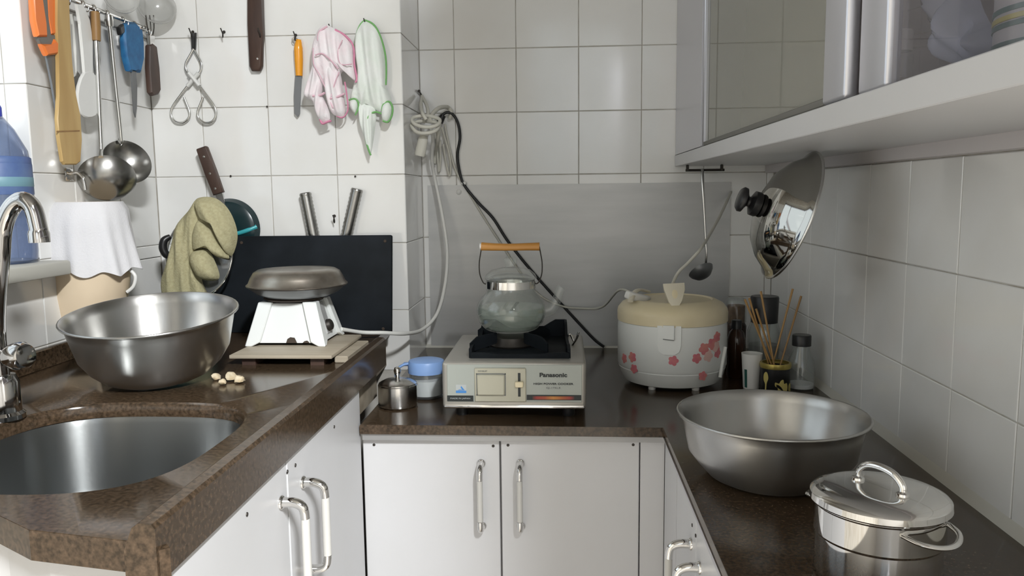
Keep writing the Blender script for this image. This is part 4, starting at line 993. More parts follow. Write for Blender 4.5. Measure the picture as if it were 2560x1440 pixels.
part('rim', xf(tube([(LR*math.cos(a*math.pi/24), LR*math.sin(a*math.pi/24), 0.001) for a in range(48)], 0.0026, 8, 1, True), RT), M['chrome'], t, ang=1)
kk = at_y(421, 617, 1.632)-LC
k = lathe([(0, 0.0), (0.006, 0.0), (0.006, 0.010), (0.0115, 0.013), (0.013, 0.020), (0.009, 0.026), (0, 0.027)], 24)
part('side_grip', tube([kk+Vector((0.006, 0, 0.022)), kk+Vector((-0.005, -0.006, 0.014)), kk+Vector((-0.008, -0.008, -0.002)), kk+Vector((-0.003, -0.006, -0.016)), kk+Vector((0.004, 0, -0.024))], [0.005, 0.008, 0.0085, 0.008, 0.004], 12, 5), M['black'], t)

# olive-beige oven mitt draped over the lid
MYY = 1.605
def mpt(pts): return [(q.x, q.z) for q in (at_y(x, y, MYY) for x, y in pts)]
MB = at_y(490, 700, MYY)
t = thing('oven_mitt', 'rumpled olive beige cotton oven mitt draped over the glass lid', 'oven mitt', (MB.x, MYY, MB.z))
fm = lambda u, v, w: (u, MYY-w, v)
part('drape', lobe(mpt([(496, 497), (470, 528), (440, 565), (428, 610), (415, 660), (402, 705), (408, 745), (430, 775), (480, 775), (515, 770), (520, 738), (505, 700), (500, 640), (515, 585), (530, 540)]), 0.022, fm, fold=lambda u, v: 0.0035*math.sin(210*u+12*v)+0.002*math.sin(380*u-30*v)), M['mitt'], t, w=True, ang=1.5)
part('cuff', lobe(mpt([(492, 500), (515, 492), (545, 497), (572, 520), (590, 555), (597, 590), (590, 625), (579, 640), (567, 615), (552, 580), (532, 553), (508, 545), (497, 525)]), 0.034, fm, fold=lambda u, v: 0.0015*math.sin(260*u+140*v), back=0.006), M['mitt'], t, w=True, ang=1.5)
part('palm', lobe(mpt([(500, 550), (525, 560), (545, 580), (562, 610), (575, 632), (578, 645), (566, 646), (550, 640), (530, 622), (505, 618), (490, 625), (486, 590)]), 0.027, fm, back=0.010), M['mitt'], t, w=True, ang=1.5)
part('thumb', lobe(mpt([(488, 628), (510, 620), (530, 628), (545, 655), (555, 685), (550, 698), (530, 700), (508, 694), (494, 675), (484, 650)]), 0.030, fm, back=0.012), M['mitt'], t, w=True, ang=1.5)

# ------------------------------------------------------------------ tap
TY = 1.0
def tp(x, y, Y=TY): return at_y(x, y, Y)
spout_end = tp(97, 604)
bx_ = -0.757
t = thing('mixer_tap', 'chrome swan-neck kitchen tap with round lever at the far left', 'tap', (bx_, TY, LZ))
part('base', move(lathe([(0, 0), (0.026, 0), (0.026, 0.006), (0.022, 0.010), (0.021, 0.050), (0.017, 0.060), (0, 0.062)], 32), bx_, TY, LZ), M['tapchrome'], t, w=True, ang=0.7)
q = [Vector((bx_, TY, LZ+0.055)), Vector((bx_, TY, LZ+0.13)), tp(2, 640), tp(8, 570), tp(28, 520), tp(56, 500), tp(82, 520), tp(95, 565), tp(98, 585)]
part('spout', tube(q, 0.0112, 16, 8), M['tapchrome'], t, w=True, ang=1)
k = lathe([(0, 0), (0.0128, 0), (0.0130, 0.012), (0.0118, 0.016), (0, 0.016)], 24); xf(k, Matrix.Translation(tp(99, 606)) @ aim(tp(96, 575)-tp(99, 606)))
part('aerator', k, M['tapchrome'], t, w=True, ang=0.8)
hp = tp(45, 885, TY-0.01)
k = lathe([(0, 0), (0.012, 0), (0.016, 0.006), (0.0185, 0.016), (0.0185, 0.026), (0.015, 0.032), (0, 0.034)], 28); xf(k, Matrix.Translation((hp.x-0.014, hp.y, hp.z-0.004)) @ aim((1, -0.25, 0.12)))
part('lever_knob', k, M['tapchrome'], t, w=True, ang=0.9)
part('lever_arm', tube([Vector((bx_, TY, hp.z-0.004)), Vector((hp.x-0.012, hp.y, hp.z-0.004))], 0.0095, 14, 1), M['tapchrome'], t, w=True)

# ------------------------------------------------------------------ water bottle on the sill
WX, WY = at_y(-2, 500, 1.275).x, 1.275
WR = at_y(76, 560, WY).x-WX; S0 = SILL+0.026
t = thing('water_bottle', 'large bluish plastic water bottle with blue cap on the window sill', 'bottle', (WX, WY, S0))
zc_ = at_y(0, 262, WY).z-S0; zs = at_y(40, 330, WY).z-S0
part('body', lathe([(0, 0.004), (WR*0.7, 0), (WR*0.97, 0.006), (WR, 0.02), (WR, 0.055), (WR*0.97, 0.06), (WR, 0.065), (WR, zs-0.060), (WR*0.93, zs-0.03), (WR*0.6, zs+0.005), (WR*0.30, zs+0.026), (WR*0.26, zc_-0.018), (0, zc_-0.018)], 48), M['bottlepet'], t, ang=1)
part('label_band', lathe([(WR+0.0003, 0.115), (WR+0.0007, 0.116), (WR+0.0007, 0.165), (WR+0.0003, 0.166)], 48), M['label'], t, ang=1)
part('label_band', lathe([(WR+0.0006, 0.128), (WR+0.0012, 0.129), (WR+0.0012, 0.143), (WR+0.0006, 0.144)], 48), M['labelgreen'], t, ang=1)
part('shoulder_ring', lathe([(WR*0.985, zs-0.058), (WR*1.01, zs-0.056), (WR*1.0, zs-0.042), (WR*0.95, zs-0.040)], 48), M['label'], t, ang=1)
part('cap', lathe([(0.0138, zc_-0.022), (0.0148, zc_-0.022), (0.0148, zc_-0.004), (0.013, zc_), (0, zc_)], 32), M['capblue'], t, ang=0.7)

# ------------------------------------------------------------------ cream holder with white frilled cloth on the left wall
BX, BY = -0.842, 1.425
def bp_(x, y): return at_y(x, y, BY)
t = thing('cream_holder', 'cream plastic utensil holder hanging on a chrome hook by the window', 'holder', (BX, BY, bp_(230, 800).z))
def ringat(pxl, pxr, y): a, b = bp_(pxl, y), bp_(pxr, y); return ((a.x+b.x)/2-BX, (b.x-a.x)/2, a.z-bp_(230, 800).z)
ob = [ringat(158, 300, 800), ringat(138, 312, 735), ringat(122, 320, 660), ringat(128, 315, 560), ringat(150, 295, 505)]
bm = bmesh.new(); rings = []
for cx_, r_, z_ in ob: rings.append([bm.verts.new((cx_+r_*math.cos(2*math.pi*i/40), min(r_, 0.064)*math.sin(2*math.pi*i/40), z_)) for i in range(40)])
for A, B in zip(rings, rings[1:]):
    for i in range(40): bm.faces.new((A[i], A[(i+1) % 40], B[(i+1) % 40], B[i]))
bm.faces.new(list(reversed(rings[0]))); bm.faces.new(rings[-1])
part('body', bm, M['tan'], t, ang=0.7)
q = [bp_(168, 490), bp_(166, 455), at_y(172, 436, BY), bp_(192, 432), bp_(208, 446), bp_(214, 475)]
part('hook', tube(q, 0.0028, 10, 6), M['chrome'], t, w=True, ang=1)
part('hook_plate', box(XL+0.0003, XL+0.004, BY-0.012, BY+0.012, bp_(160, 436).z-0.012, bp_(160, 436).z+0.012, 0.002), M['chrome'], t, w=True)
part('hook_arm', tube([Vector((XL+0.003, BY, bp_(165, 437).z)), bp_(172, 437)], 0.0028, 10, 1), M['chrome'], t, w=True)
for pts in (((112, 688), (122, 715), (140, 760), (160, 800)), ((318, 730), (334, 715), (338, 690), (322, 672))):
    part('wire_arm', tube([bp_(*p) for p in pts], 0.0034, 10, 5), M['steel'] if pts[0][0] < 200 else M['whitepl'], t, w=True)
# frilled cloth: a skirt round the holder
bm = bmesh.new(); N = 120; rows_ = []
zb0 = bp_(230, 800).z
prf = [(505, 152, 292, 0.0), (525, 132, 305, 0.10), (560, 118, 312, 0.35), (610, 110, 325, 0.7), (655, 106, 338, 1.0)]
for yy, xl2, xr2, am in prf:
    cx_, r_, z_ = ringat(xl2, xr2, yy); row = []
    for i in range(N):
        a = 2*math.pi*i/N; f = 1+0.05*am*math.sin(9*a+1.0)+0.03*am*math.sin(17*a)
        dz = -am*0.020*max(0, math.cos(a+0.9))-am*0.005*math.sin(9*a)
        row.append(bm.verts.new((cx_+(r_+0.0035)*f*math.cos(a), (min(r_, 0.066)+0.0035)*f*math.sin(a), z_+dz)))
    rows_.append(row)
for A, B in zip(rows_, rows_[1:]):
    for i in range(N): bm.faces.new((A[i], A[(i+1) % N], B[(i+1) % N], B[i]))
bmesh.ops.recalc_face_normals(bm, faces=bm.faces)
bmesh.ops.solidify(bm, geom=list(bm.faces), thickness=0.0015)
o = single('frilled_cloth', bm, M['cloth'], 'white frilled cotton cloth gathered around the cream holder', 'cloth', (BX, BY, zb0), w=False, ang=1.5)

# ================================================================== utensils on the left wall
UX = XL+0.030
def wpl(pts, X=UX): return [(q.y, q.z) for q in (at_x(x, y, X) for x, y in pts)]
def flatw(pts, X, th, bev=0.0015, sm=0):
    P = wpl(pts, X)
    if sm: P = spread(P, sm)
    return prism(P, X-th/2, X+th/2, lambda u, v, w: (w, u, v), bev, 1)
RZ = 0.358
t = thing('utensil_rail', 'chrome rail with small hooks fixed high on the left wall', 'rail', (XL, 1.53, RZ))
part('bar', tube([(XL+0.024, 1.350, RZ), (XL+0.024, 1.715, RZ)], 0.0045, 12, 1), M['chrome'], t, w=True)
for y in (1.365, 1.70):
    k = lathe([(0, 0), (0.011, 0), (0.010, 0.004), (0.005, 0.006), (0.005, 0.024), (0, 0.024)], 16); xf(k, Matrix.Translation((XL+0.0003, y, RZ)) @ aim((1, 0, 0))); part('bracket', k, M['chrome'], t, w=True)
def rail_hook(y, drop=0.012):
    part('hook', tube([(XL+0.024, y, RZ+0.006), (XL+0.030, y, RZ+0.003), (XL+0.031, y, RZ-0.006), (XL+0.028, y, RZ-drop), (XL+0.036, y, RZ-drop-0.003), (XL+0.039, y, RZ-drop+0.005)], 0.0014, 8, 4), M['chrome'], t, w=True)
hooks_y = [1.41, 1.465, 1.50, 1.545, 1.60, 1.645, 1.69]
for y in hooks_y: rail_hook(y)

# scissors
sc = at_x(118, 120, UX)
t = thing('scissors', 'orange and grey handled kitchen scissors with dark blades', 'scissors', (UX, sc.y, sc.z))
part('blade', flatw([(113, 138), (140, 138), (146, 200), (149, 270), (146, 286), (139, 280), (128, 210)], UX, 0.004, 0.0008), M['bladegrey'], t, w=True, smooth=False)
part('handle', flatw([(77, -60), (96, -60), (99, 0), (108, 60), (113, 92), (88, 92), (82, 50), (76, 0)], UX+0.002, 0.012, 0.003), M['orange'], t, w=True)
part('handle', flatw([(117, -60), (138, -60), (140, 0), (142, 60), (141, 86), (120, 88), (114, 40), (113, 0)], UX-0.001, 0.012, 0.003), M['orange'], t, w=True)
part('grip_lining', flatw([(96, -60), (116, -60), (113, 0), (115, 50), (121, 90), (141, 86), (143, 108), (126, 116), (100, 112), (88, 90), (112, 92), (105, 55), (98, 0)], UX, 0.008, 0.0015), M['grey'], t, w=True)
part('pivot_boss', flatw([(98, 110), (125, 116), (132, 98), (140, 108), (139, 135), (112, 140)], UX+0.003, 0.012, 0.003), M['orange'], t, w=True)

# wooden spatula
X = UX+0.006; sc = at_x(168, 200, X)
t = thing('wooden_spatula', 'long pale bamboo spatula hanging beside the orange scissors', 'spatula', (X, sc.y, sc.z))
part('body', flatw([(138, -50), (168, -50), (170, 60), (176, 160), (184, 240), (198, 290), (200, 350), (198, 404), (188, 412), (158, 412), (152, 404), (144, 340), (139, 296), (144, 240), (143, 150), (139, 60)], X, 0.007, 0.002), M['wood'], t, w=True, ang=0.5)
part('scorch_line', flatw([(141, 327), (199, 325), (199, 329), (141, 331)], X+0.0035, 0.0006, 0), M['midwood'], t, w=True, smooth=False)

# steel spoon and white rice spoon
X = UX-0.004; sc = at_x(180, 120, X)
t = thing('steel_spoon', 'shiny steel spoon handle hanging right of the bamboo spatula', 'spoon', (X, sc.y, sc.z))
part('handle', flatw([(166, 34), (182, 34), (186, 90), (192, 150), (190, 190), (180, 196), (174, 140), (168, 80)], X, 0.003, 0.0008), M['wire'], t, w=True)
k = lathe([(0, -0.008), (0.012, -0.006), (0.020, 0.0), (0.0205, 0.001), (0.012, -0.0045), (0, -0.0065)], 28)
c = at_x(190, 215, X); part('bowl', xf(k, Matrix.Translation(c) @ aim((1, 0, 0)) @ Matrix.Diagonal((1.4, 1.0, 1, 1))), M['steel'], t, w=True, ang=1)
X = UX+0.004; sc = at_x(222, 240, X)
t = thing('rice_spoon', 'white plastic rice spoon hanging left of the steel ladles', 'spoon', (X, sc.y, sc.z))
part('handle', flatw([(188, 10), (206, 12), (222, 50), (228, 100), (230, 190), (208, 190), (204, 120), (200, 60)], X, 0.006, 0.0018), M['whitepl'], t, w=True, ang=0.6)
part('blade', flatw([(208, 180), (230, 180), (243, 205), (248, 235), (246, 268), (236, 290), (216, 295), (200, 285), (191, 255), (193, 215)], X, 0.007, 0.002, 2), M['whitepl'], t, w=True, ang=0.6)

# two ladles
def ladle(lab, X, top, rod, bend, cpx, axis, R, grip=None):
    c = at_x(*cpx, X+0.006); t = thing('ladle', lab, 'ladle', c, 'steel ladles on the left wall')
    ax = Vector(axis).normalized()
    k = lathe([(0, -R*0.62), (R*0.45, -R*0.54), (R*0.80, -R*0.30), (R*0.97, -R*0.05), (R, 0.0), (R*0.985, 0.001), (R*0.94, -R*0.05), (R*0.77, -R*0.27), (R*0.43, -R*0.50), (0, -R*0.575)], 40)
    part('bowl', xf(k, aim(ax)), M['ladlesteel'], t, ang=1)
    e = at_x(*bend, X)-c
    # nearest rim point
    u = (e-ax*e.dot(ax)); u = u.normalized()*R*0.97 if u.length > 1e-6 else Vector((R, 0, 0))
    q = [at_x(*rod, X)-c, at_x((rod[0]+bend[0])/2, (rod[1]+bend[1])/2, X)-c, e, e*0.55+u*0.5, u-ax*R*0.10]
    part('rod', tube(q, [0.0042, 0.0040, 0.0038, 0.0040, 0.0045], 10, 6), M['wire'], t, ang=1)
    a, b = at_x(*top, X)-c, at_x(*rod, X)-c
    part('grip', tube([a, (a+b)/2, b], [0.0075, 0.0085, 0.0075], 12, 4), grip, t, ang=1)
    return t
ladle('ladle with brown wooden grip, its bowl back facing the room', UX+0.012, (238, 30), (241, 102), (253, 372), (268, 446), (-0.30, 0.55, 0.42), 0.051, M['midwood'])
ladle('ladle with short grip and its shiny hollow facing the room', UX+0.006, (271, 38), (274, 66), (303, 350), (318, 404), (0.70, -0.62, 0.40), 0.047, M['wire'])

# knife behind the first ladle
X = UX-0.006; sc = at_x(240, 150, X)
t = thing('paring_knife', 'thin dark bladed knife hanging behind the wooden gripped ladle', 'knife', (X, sc.y, sc.z))
part('blade', flatw([(231, 98), (244, 98), (250, 150), (247, 195), (240, 205), (234, 160)], X, 0.0016, 0), M['bladegrey'], t, w=True, smooth=False)
part('handle', flatw([(228, 28), (244, 28), (246, 100), (231, 100)], X, 0.010, 0.002), M['dkwood'], t, w=True)

# blue handled tool
X = UX+0.002; sc = at_x(330, 150, X)
t = thing('blue_peeler', 'blue handled tool with a narrow grey blade', 'peeler', (X, sc.y, sc.z))
part('handle', flatw([(304, 62), (318, 54), (334, 56), (350, 74), (354, 110), (352, 145), (347, 182), (337, 178), (331, 170), (326, 180), (318, 178), (311, 140), (305, 100)], X, 0.014, 0.004), M['blue'], t, w=True)
part('blade', flatw([(327, 176), (339, 178), (342, 215), (341, 270), (338, 294), (334, 280), (330, 225)], X, 0.003, 0.0005), M['bladegrey'], t, w=True, smooth=False)
part('collar', flatw([(294, 68), (305, 60), (308, 82), (298, 88)], X, 0.010, 0.002), M['black'], t, w=True)

# brown handled fork, hung by its prongs
X = UX+0.004; sc = at_x(382, 170, X)
t = thing('brown_fork', 'fork hung by its wire prongs with a dark brown handle', 'fork', (X, sc.y, sc.z))
part('handle', flatw([(368, 113), (378, 109), (387, 116), (392, 170), (397, 226), (392, 236), (378, 240), (372, 232), (369, 170)], X, 0.012, 0.003), M['dkwood'], t, w=True)
part('ferrule', flatw([(370, 88), (384, 88), (385, 115), (372, 115)], X, 0.006, 0.0015), M['steel'], t, w=True)
for d in (-7, 1, 9):
    q = [at_x(377+d*0.4, 92, X), at_x(376+d, 70, X), at_x(373+d*1.2, 38, X)]
    part('prong', tube(q, 0.0011, 8, 4), M['iron'], t, w=True)

# two cloudy plastic scoops at the top
for (px, py), r, lab, ax in (((392, 18), 0.037, 'larger cloudy plastic scoop hanging at the top by the corner', (0.5, -0.75, 0.25)), ((302, -6), 0.031, 'smaller cloudy plastic scoop hanging above the blue handled tool', (0.6, -0.7, 0.2))):
    c = at_x(px, py, UX+0.016); t = thing('plastic_scoop', lab, 'scoop', c, 'plastic scoops on the rail')
    k = lathe([(0, -r*0.55), (r*0.6, -r*0.45), (r*0.92, -r*0.15), (r, 0.0), (r*1.06, 0.002), (r*1.06, 0.004), (r*0.96, 0.003), (r*0.88, -r*0.13), (r*0.57, -r*0.41), (0, -r*0.50)], 36)
    part('bowl', xf(k, aim(ax)), M['clearbag'], t, ang=1)
    part('handle', tube([Vector(ax).normalized().cross(Vector((0.3, 1, 0))).normalized()*0+Vector((0, 0, r*0.9)), Vector((-0.006, 0.004, r+0.03)), Vector((-0.008, 0.006, r+0.06))], 0.004, 8, 4, flat=(1.4, 0.7)), M['clearbag'], t)

# ================================================================== things hung on the column
CYY = D1-0.0006
def cpt(x, y, d=0.006): return at_y(x, y, CYY-d)
def cw(pts, d=0.006): return [(q.x, q.z) for q in (cpt(x, y, d) for x, y in pts)]
def flatc(pts, d0, d1, bev=0.0012, sm=0):
    P = cw(pts, (d0+d1)/2)
    if sm: P = spread(P, sm)
    return prism(P, d0, d1, lambda u, v, w: (u, CYY-w, v), bev, 1)
def wall_hook(px, py, lab, m='iron', s=1.45):
    p = cpt(px, py, 0.0)
    k = lathe([(0, 0), (0.0035, 0), (0.003, 0.0015), (0, 0.002)], 12); xf(k, Matrix.Translation(p) @ aim((0, -1, 0)))
    tube([p, p+Vector((0.001, -0.008, -0.006))*s, p+Vector((0.003, -0.012, -0.010))*s, p+Vector((0.005, -0.017, -0.006))*s, p+Vector((0.003, -0.019, 0.002))*s], 0.0013, 8, 4, bm=k)
    single('wall_hook', k, M[m], lab, 'hook', p, 'small dark hooks on the column')
wall_hook(482, 80, 'small dark hook holding the wire tongs')
wall_hook(560, 80, 'empty dark hook between the wire tongs and brown handle')
wall_hook(652, 80, 'small dark hook at the right edge of the brown handle')
wall_hook(739, 88, 'small dark hook holding the orange handled knife')
wall_hook(826, 70, 'small hook under the top of the pink edged cloth')
wall_hook(912, 56, 'small hook under the top of the green edged cloth')
wall_hook(836, 540, 'small rusty hook between the two steel tube handles')
for i, (px, py, lab) in enumerate(((578, 440, 'tiny dark nail in the joint left of centre on the column'), (669, 267, 'tiny dark nail in the joint left of the orange handled knife'), (889, 441, 'tiny dark nail in the joint below the green edged cloth'))):
    p = cpt(px, py, 0.0); k = lathe([(0, 0.004), (0.0022, 0.0035), (0.0022, 0.0028), (0.0012, 0.0025), (0.0012, 0.0), (0, 0.0)], 10); xf(k, Matrix.Translation(p) @ aim((0, -1, 0)))
    single('nail', k, M['iron'], lab, 'nail', p, 'nails in the tile joints')

# wire tongs
c = cpt(484, 195)
t = thing('wire_tongs', 'bright bent wire tongs with two loop handles hanging crossed', 'tongs', c)
for s in (-1, 1):
    def tq(x, y, d=0.009): return cpt(484+s*(x-484), y, d+0.0015*s)
    part('arm', tube([tq(484, 122), tq(474, 140), tq(464, 160), tq(467, 178), tq(482, 196), tq(497, 212)], 0.0025, 8, 5), M['wire'], t, w=True, ang=1)
    part('handle_loop', tube([tq(497, 212), tq(518, 240), tq(537, 268), tq(540, 288), tq(530, 304), tq(512, 307), tq(497, 296), tq(494, 280), tq(502, 258), tq(508, 243)], 0.0027, 8, 5), M['wire'], t, w=True, ang=1)
    part('sleeve', tube([tq(472, 183, 0.013), tq(484, 197, 0.013), tq(499, 215, 0.013)], 0.0058, 10, 3, flat=(1, 0.75)), M['whitepl'], t, w=True)
part('top_grip', flatc([(478, 84), (491, 82), (489, 124), (480, 124)], 0.004, 0.013, 0.002), M['black'], t, w=True)

# big brown handle
c = cpt(640, 60)
t = thing('brown_handled_cleaver', 'long dark brown wooden handle hanging down from above', 'cleaver', c)
part('handle', flatc([(620, -45), (656, -45), (657, 0), (659, 90), (657, 165), (651, 178), (631, 178), (625, 166), (622, 60)], 0.003, 0.018, 0.004), M['dkwood'], t, w=True, ang=0.8)
part('blade', flatc([(600, -160), (700, -160), (700, -60), (656, -44), (620, -44), (604, -60)], 0.009, 0.0115, 0), M['steel'], t, w=True, smooth=False)
k = lathe([(0, 0.0015), (0.0022, 0.001), (0.0028, 0), (0, 0)], 12); xf(k, Matrix.Translation(cpt(644, 147, 0.0178)) @ aim((0, -1, 0))); part('rivet', k, M['steel'], t, w=True)

# small knife with an amber handle
c = cpt(746, 190)
t = thing('amber_handled_knife', 'small knife with an amber orange handle and grey blade', 'knife', c)
part('handle', tube([cpt(747, 99, 0.010), cpt(746, 120, 0.010), cpt(747, 150, 0.010), cpt(748, 190, 0.010)], [0.0055, 0.0095, 0.0095, 0.0075], 16, 5), M['yorange'], t, w=True, ang=1)
part('blade', flatc([(738, 189), (755, 190), (752, 240), (750, 285), (744, 293), (736, 284), (735, 240)], 0.009, 0.0108, 0.0003), M['bladegrey'], t, w=True, smooth=False)
part('hanging_loop', tube([cpt(742, 104, 0.010), cpt(734, 108, 0.009), cpt(730, 100, 0.008), cpt(736, 92, 0.009), cpt(744, 98, 0.010)], 0.0009, 8, 4), M['wire'], t, w=True)

# pink edged cloth
CLD = [0.036]
fc = lambda u, v, w: (u, CYY-CLD[0]-w, v)
def hem(par, pts, m, r=0.0022, d=0.012, name='hem', k=5):
    part(name, tube([at_y(x, y, CYY-dd-CLD[0]+0.010) for x, y, dd in [(p[0], p[1], p[2] if len(p) > 2 else d) for p in pts]], r, 8, k, flat=(1, 0.7)), m, par, w=True, ang=1)
c = cpt(835, 190)
t = thing('pink_edged_cloth', 'crumpled white cotton cloth with pink edging hung on the column', 'cloth', c)
part('back_fold', lobe(cw([(820, 66), (845, 78), (868, 92), (884, 120), (889, 160), (893, 195), (889, 203), (876, 190), (862, 182), (852, 200), (836, 215), (815, 215), (795, 190), (784, 165), (786, 120), (800, 80)], 0.02), 0.020, fc, fold=lambda u, v: 0.004*math.sin(330*u+40*v)), M['pinkcl'], t, w=True, ang=1.5)
part('left_fold', lobe(cw([(790, 150), (800, 178), (812, 215), (812, 240), (822, 262), (829, 290), (826, 303), (808, 306), (797, 290), (786, 255), (768, 245), (764, 232), (776, 195), (785, 165)], 0.03), 0.018, fc, fold=lambda u, v: 0.003*math.sin(420*u-90*v), back=0.006), M['pinkcl'], t, w=True, ang=1.5)
part('right_fold', lobe(cw([(822, 170), (848, 170), (858, 195), (862, 225), (866, 255), (868, 280), (858, 294), (842, 290), (830, 276), (820, 245), (816, 210)], 0.03), 0.018, fc, fold=lambda u, v: 0.003*math.sin(400*u+60*v), back=0.009), M['pinkcl'], t, w=True, ang=1.5)
hem(t, [(838, 74), (862, 88), (880, 108), (885, 130), (886, 160), (892, 196), (888, 206)], M['pink'], 0.0030, 0.013)
hem(t, [(818, 66), (800, 78), (795, 98), (801, 108)], M['ltpink'], 0.0026, 0.020)
hem(t, [(783, 120), (784, 160), (798, 185), (810, 212), (822, 245), (832, 270)], M['ltpink'], 0.0016, 0.031)
hem(t, [(800, 298), (806, 309), (818, 305), (828, 302)], M['pink'], 0.0034, 0.018)
hem(t, [(842, 290), (856, 294), (866, 284), (870, 268), (866, 230), (862, 205)], M['pink'], 0.0024, 0.019)
hem(t, [(782, 240), (800, 238), (812, 232)], M['ltpink'], 0.0036, 0.030, 'band')
hem(t, [(826, 246), (842, 243), (862, 234)], M['ltpink'], 0.0036, 0.033, 'band')
hem(t, [(788, 138), (805, 134), (822, 146), (846, 172)], M['ltpink'], 0.0022, 0.033, 'band')
hem(t, [(856, 100), (845, 130), (852, 160), (880, 160)], M['ltpink'], 0.0018, 0.030, 'band')
hem(t, [(848, 180), (838, 205), (828, 240)], M['ltpink'], 0.0018, 0.036, 'band')
# green edged cloth
CLD[0] = 0.022
c = cpt(915, 210)
t = thing('green_edged_cloth', 'crumpled white cotton cloth with green edging hung right of the pink one', 'cloth', c)
part('main_fold', lobe(cw([(912, 50), (935, 62), (952, 90), (962, 130), (966, 170), (966, 215), (975, 235), (981, 262), (972, 282), (950, 280), (930, 272), (915, 262), (903, 275), (890, 262), (876, 250), (884, 215), (893, 180), (888, 140), (887, 100), (896, 65)], 0.02), 0.022, fc, fold=lambda u, v: 0.0045*math.sin(260*u+25*v+1)), M['greencl'], t, w=True, ang=1.5)
part('tail_fold', lobe(cw([(896, 255), (915, 262), (935, 268), (941, 290), (938, 320), (934, 350), (928, 384), (922, 384), (914, 355), (906, 330), (898, 300)], 0.025), 0.014, fc, fold=lambda u, v: 0.003*math.sin(500*u), back=0.004), M['greencl'], t, w=True, ang=1.5)
part('corner_curl', lobe(cw([(958, 262), (972, 254), (981, 268), (979, 290), (970, 306), (958, 302), (954, 284)], 0.03), 0.016, fc, back=0.008), M['greencl'], t, w=True, ang=1.5)
part('corner_curl', lobe(cw([(876, 250), (892, 248), (896, 264), (890, 284), (880, 278), (873, 264)], 0.03), 0.014, fc, back=0.006), M['greencl'], t, w=True, ang=1.5)
hem(t, [(911, 50), (930, 58), (944, 75), (956, 105), (964, 140), (966, 175), (965, 212)], M['green'], 0.0026, 0.013)
hem(t, [(911, 50), (899, 64), (890, 90), (886, 125), (890, 150)], M['green'], 0.0020, 0.013)
hem(t, [(955, 278), (958, 262), (972, 254), (981, 266), (980, 288), (970, 305), (957, 302)], M['green'], 0.0028, 0.024)
hem(t, [(954, 284), (938, 280), (924, 288), (915, 310), (914, 345), (920, 370), (927, 388)], M['green'], 0.0028, 0.022)
hem(t, [(872, 250), (886, 247), (895, 255), (896, 270), (888, 288)], M['green'], 0.0024, 0.023)

# ================================================================== cables in the recess corner
BYY = D2-0.0008
def bq(x, y, d=0.012): return at_y(x, y, BYY-d)
BN = 0.140
p = bq(1053, 236, 0.0)
k = lathe([(0, 0.030), (0.0035, 0.0295), (0.0035, 0.028), (0.0018, 0.027), (0.0018, 0.0), (0, 0.0)], 12); xf(k, Matrix.Translation((p.x, BYY, p.z)) @ aim((0, -1, 0.15)))
single('cable_nail', k, M['iron'], 'nail in the wall corner that carries the cable bundle', 'nail', (p.x, BYY, p.z))
c = bq(1070, 310, BN)
t = thing('cable_bundle', 'bundle of dirty off-white cable knotted on a nail in corner', 'cable', c)
def ccord(pts, r=0.0042, nm='loop', m='cord', k=6, n=10, closed=False):
    part(nm, tube([bq(*p) for p in pts], r, n, k, closed), M[m], t, w=True, ang=1)
ccord([(1055, 241, 0.026), (1052, 262, 0.08), (1056, 282, BN), (1066, 300, BN+0.01)])
ccord([(1055, 241, 0.026), (1066, 262, 0.07), (1070, 285, BN-0.02), (1060, 305, BN)])
ccord([(1030, 300, BN-0.02+0.030), (1040, 312, BN-0.02+0.040), (1068, 318, BN-0.02+0.044), (1094, 312, BN-0.02+0.036), (1098, 298, BN-0.02+0.022), (1070, 290, BN-0.02+0.014), (1040, 292, BN-0.02+0.018)], closed=True)
ccord([(1029, 314, BN-0.02+0.028), (1042, 330, BN-0.02+0.040), (1066, 333, BN-0.02+0.044), (1090, 326, BN-0.02+0.036), (1096, 310, BN-0.02+0.022), (1068, 303, BN-0.02+0.012), (1040, 305, BN-0.02+0.016)], closed=True)
ccord([(1074, 300, BN), (1082, 284, BN-0.03), (1098, 270, 0.075), (1118, 268, 0.020), (1128, 280, 0.016), (1124, 296, 0.012)], 0.0050)
ccord([(1094, 312, BN-0.03), (1094, 350, 0.09), (1088, 385, 0.020), (1086, 410, 0.018)])
ccord([(1098, 310, BN-0.04), (1096, 345, 0.08), (1092, 370, 0.022)], 0.0046)
ccord([(1104, 318, 0.020), (1112, 345, 0.016), (1122, 380, 0.014), (1127, 415, 0.012), (1124, 440, 0.012), (1116, 410, 0.012), (1108, 360, 0.014)], 0.0028)
ccord([(1088, 330, 0.016), (1094, 390, 0.012), (1097, 430, 0.012), (1101, 400, 0.012), (1100, 350, 0.012)], 0.0030)
a, b = bq(1060, 338, BN), bq(1049, 390, BN); d = (b-a)
k = lathe([(0, 0), (0.0075, 0), (0.0105, 0.010), (0.0115, d.length-0.004), (0.010, d.length), (0, d.length)], 20); xf(k, Matrix.Translation(a) @ aim(d) @ Matrix.Diagonal((1.1, 0.75, 1, 1)))
part('plug', k, M['cord'], t, w=True, ang=0.7)
# thin pale cable running behind the kettle to the rice cooker
q = [bq(1112, 310, 0.010), bq(1126, 380, 0.009), bq(1142, 432, 0.008), bq(1172, 482, 0.007), bq(1215, 552, 0.0065), bq(1258, 618, 0.0065), bq(1300, 680, 0.0065), bq(1345, 735, 0.008), bq(1400, 764, 0.012), bq(1450, 771, 0.02), bq(1505, 768, 0.05)]
q += [Vector((CX-0.10, CY+0.12, BZ+0.172)), Vector((CX-0.080, CY+0.06, BZ+0.176))]
single('thin_cable', tube(q, 0.0027, 8, 6), M['cord'], 'thin pale cable running behind the kettle to the rice cooker', 'cable', q[0], ang=1)
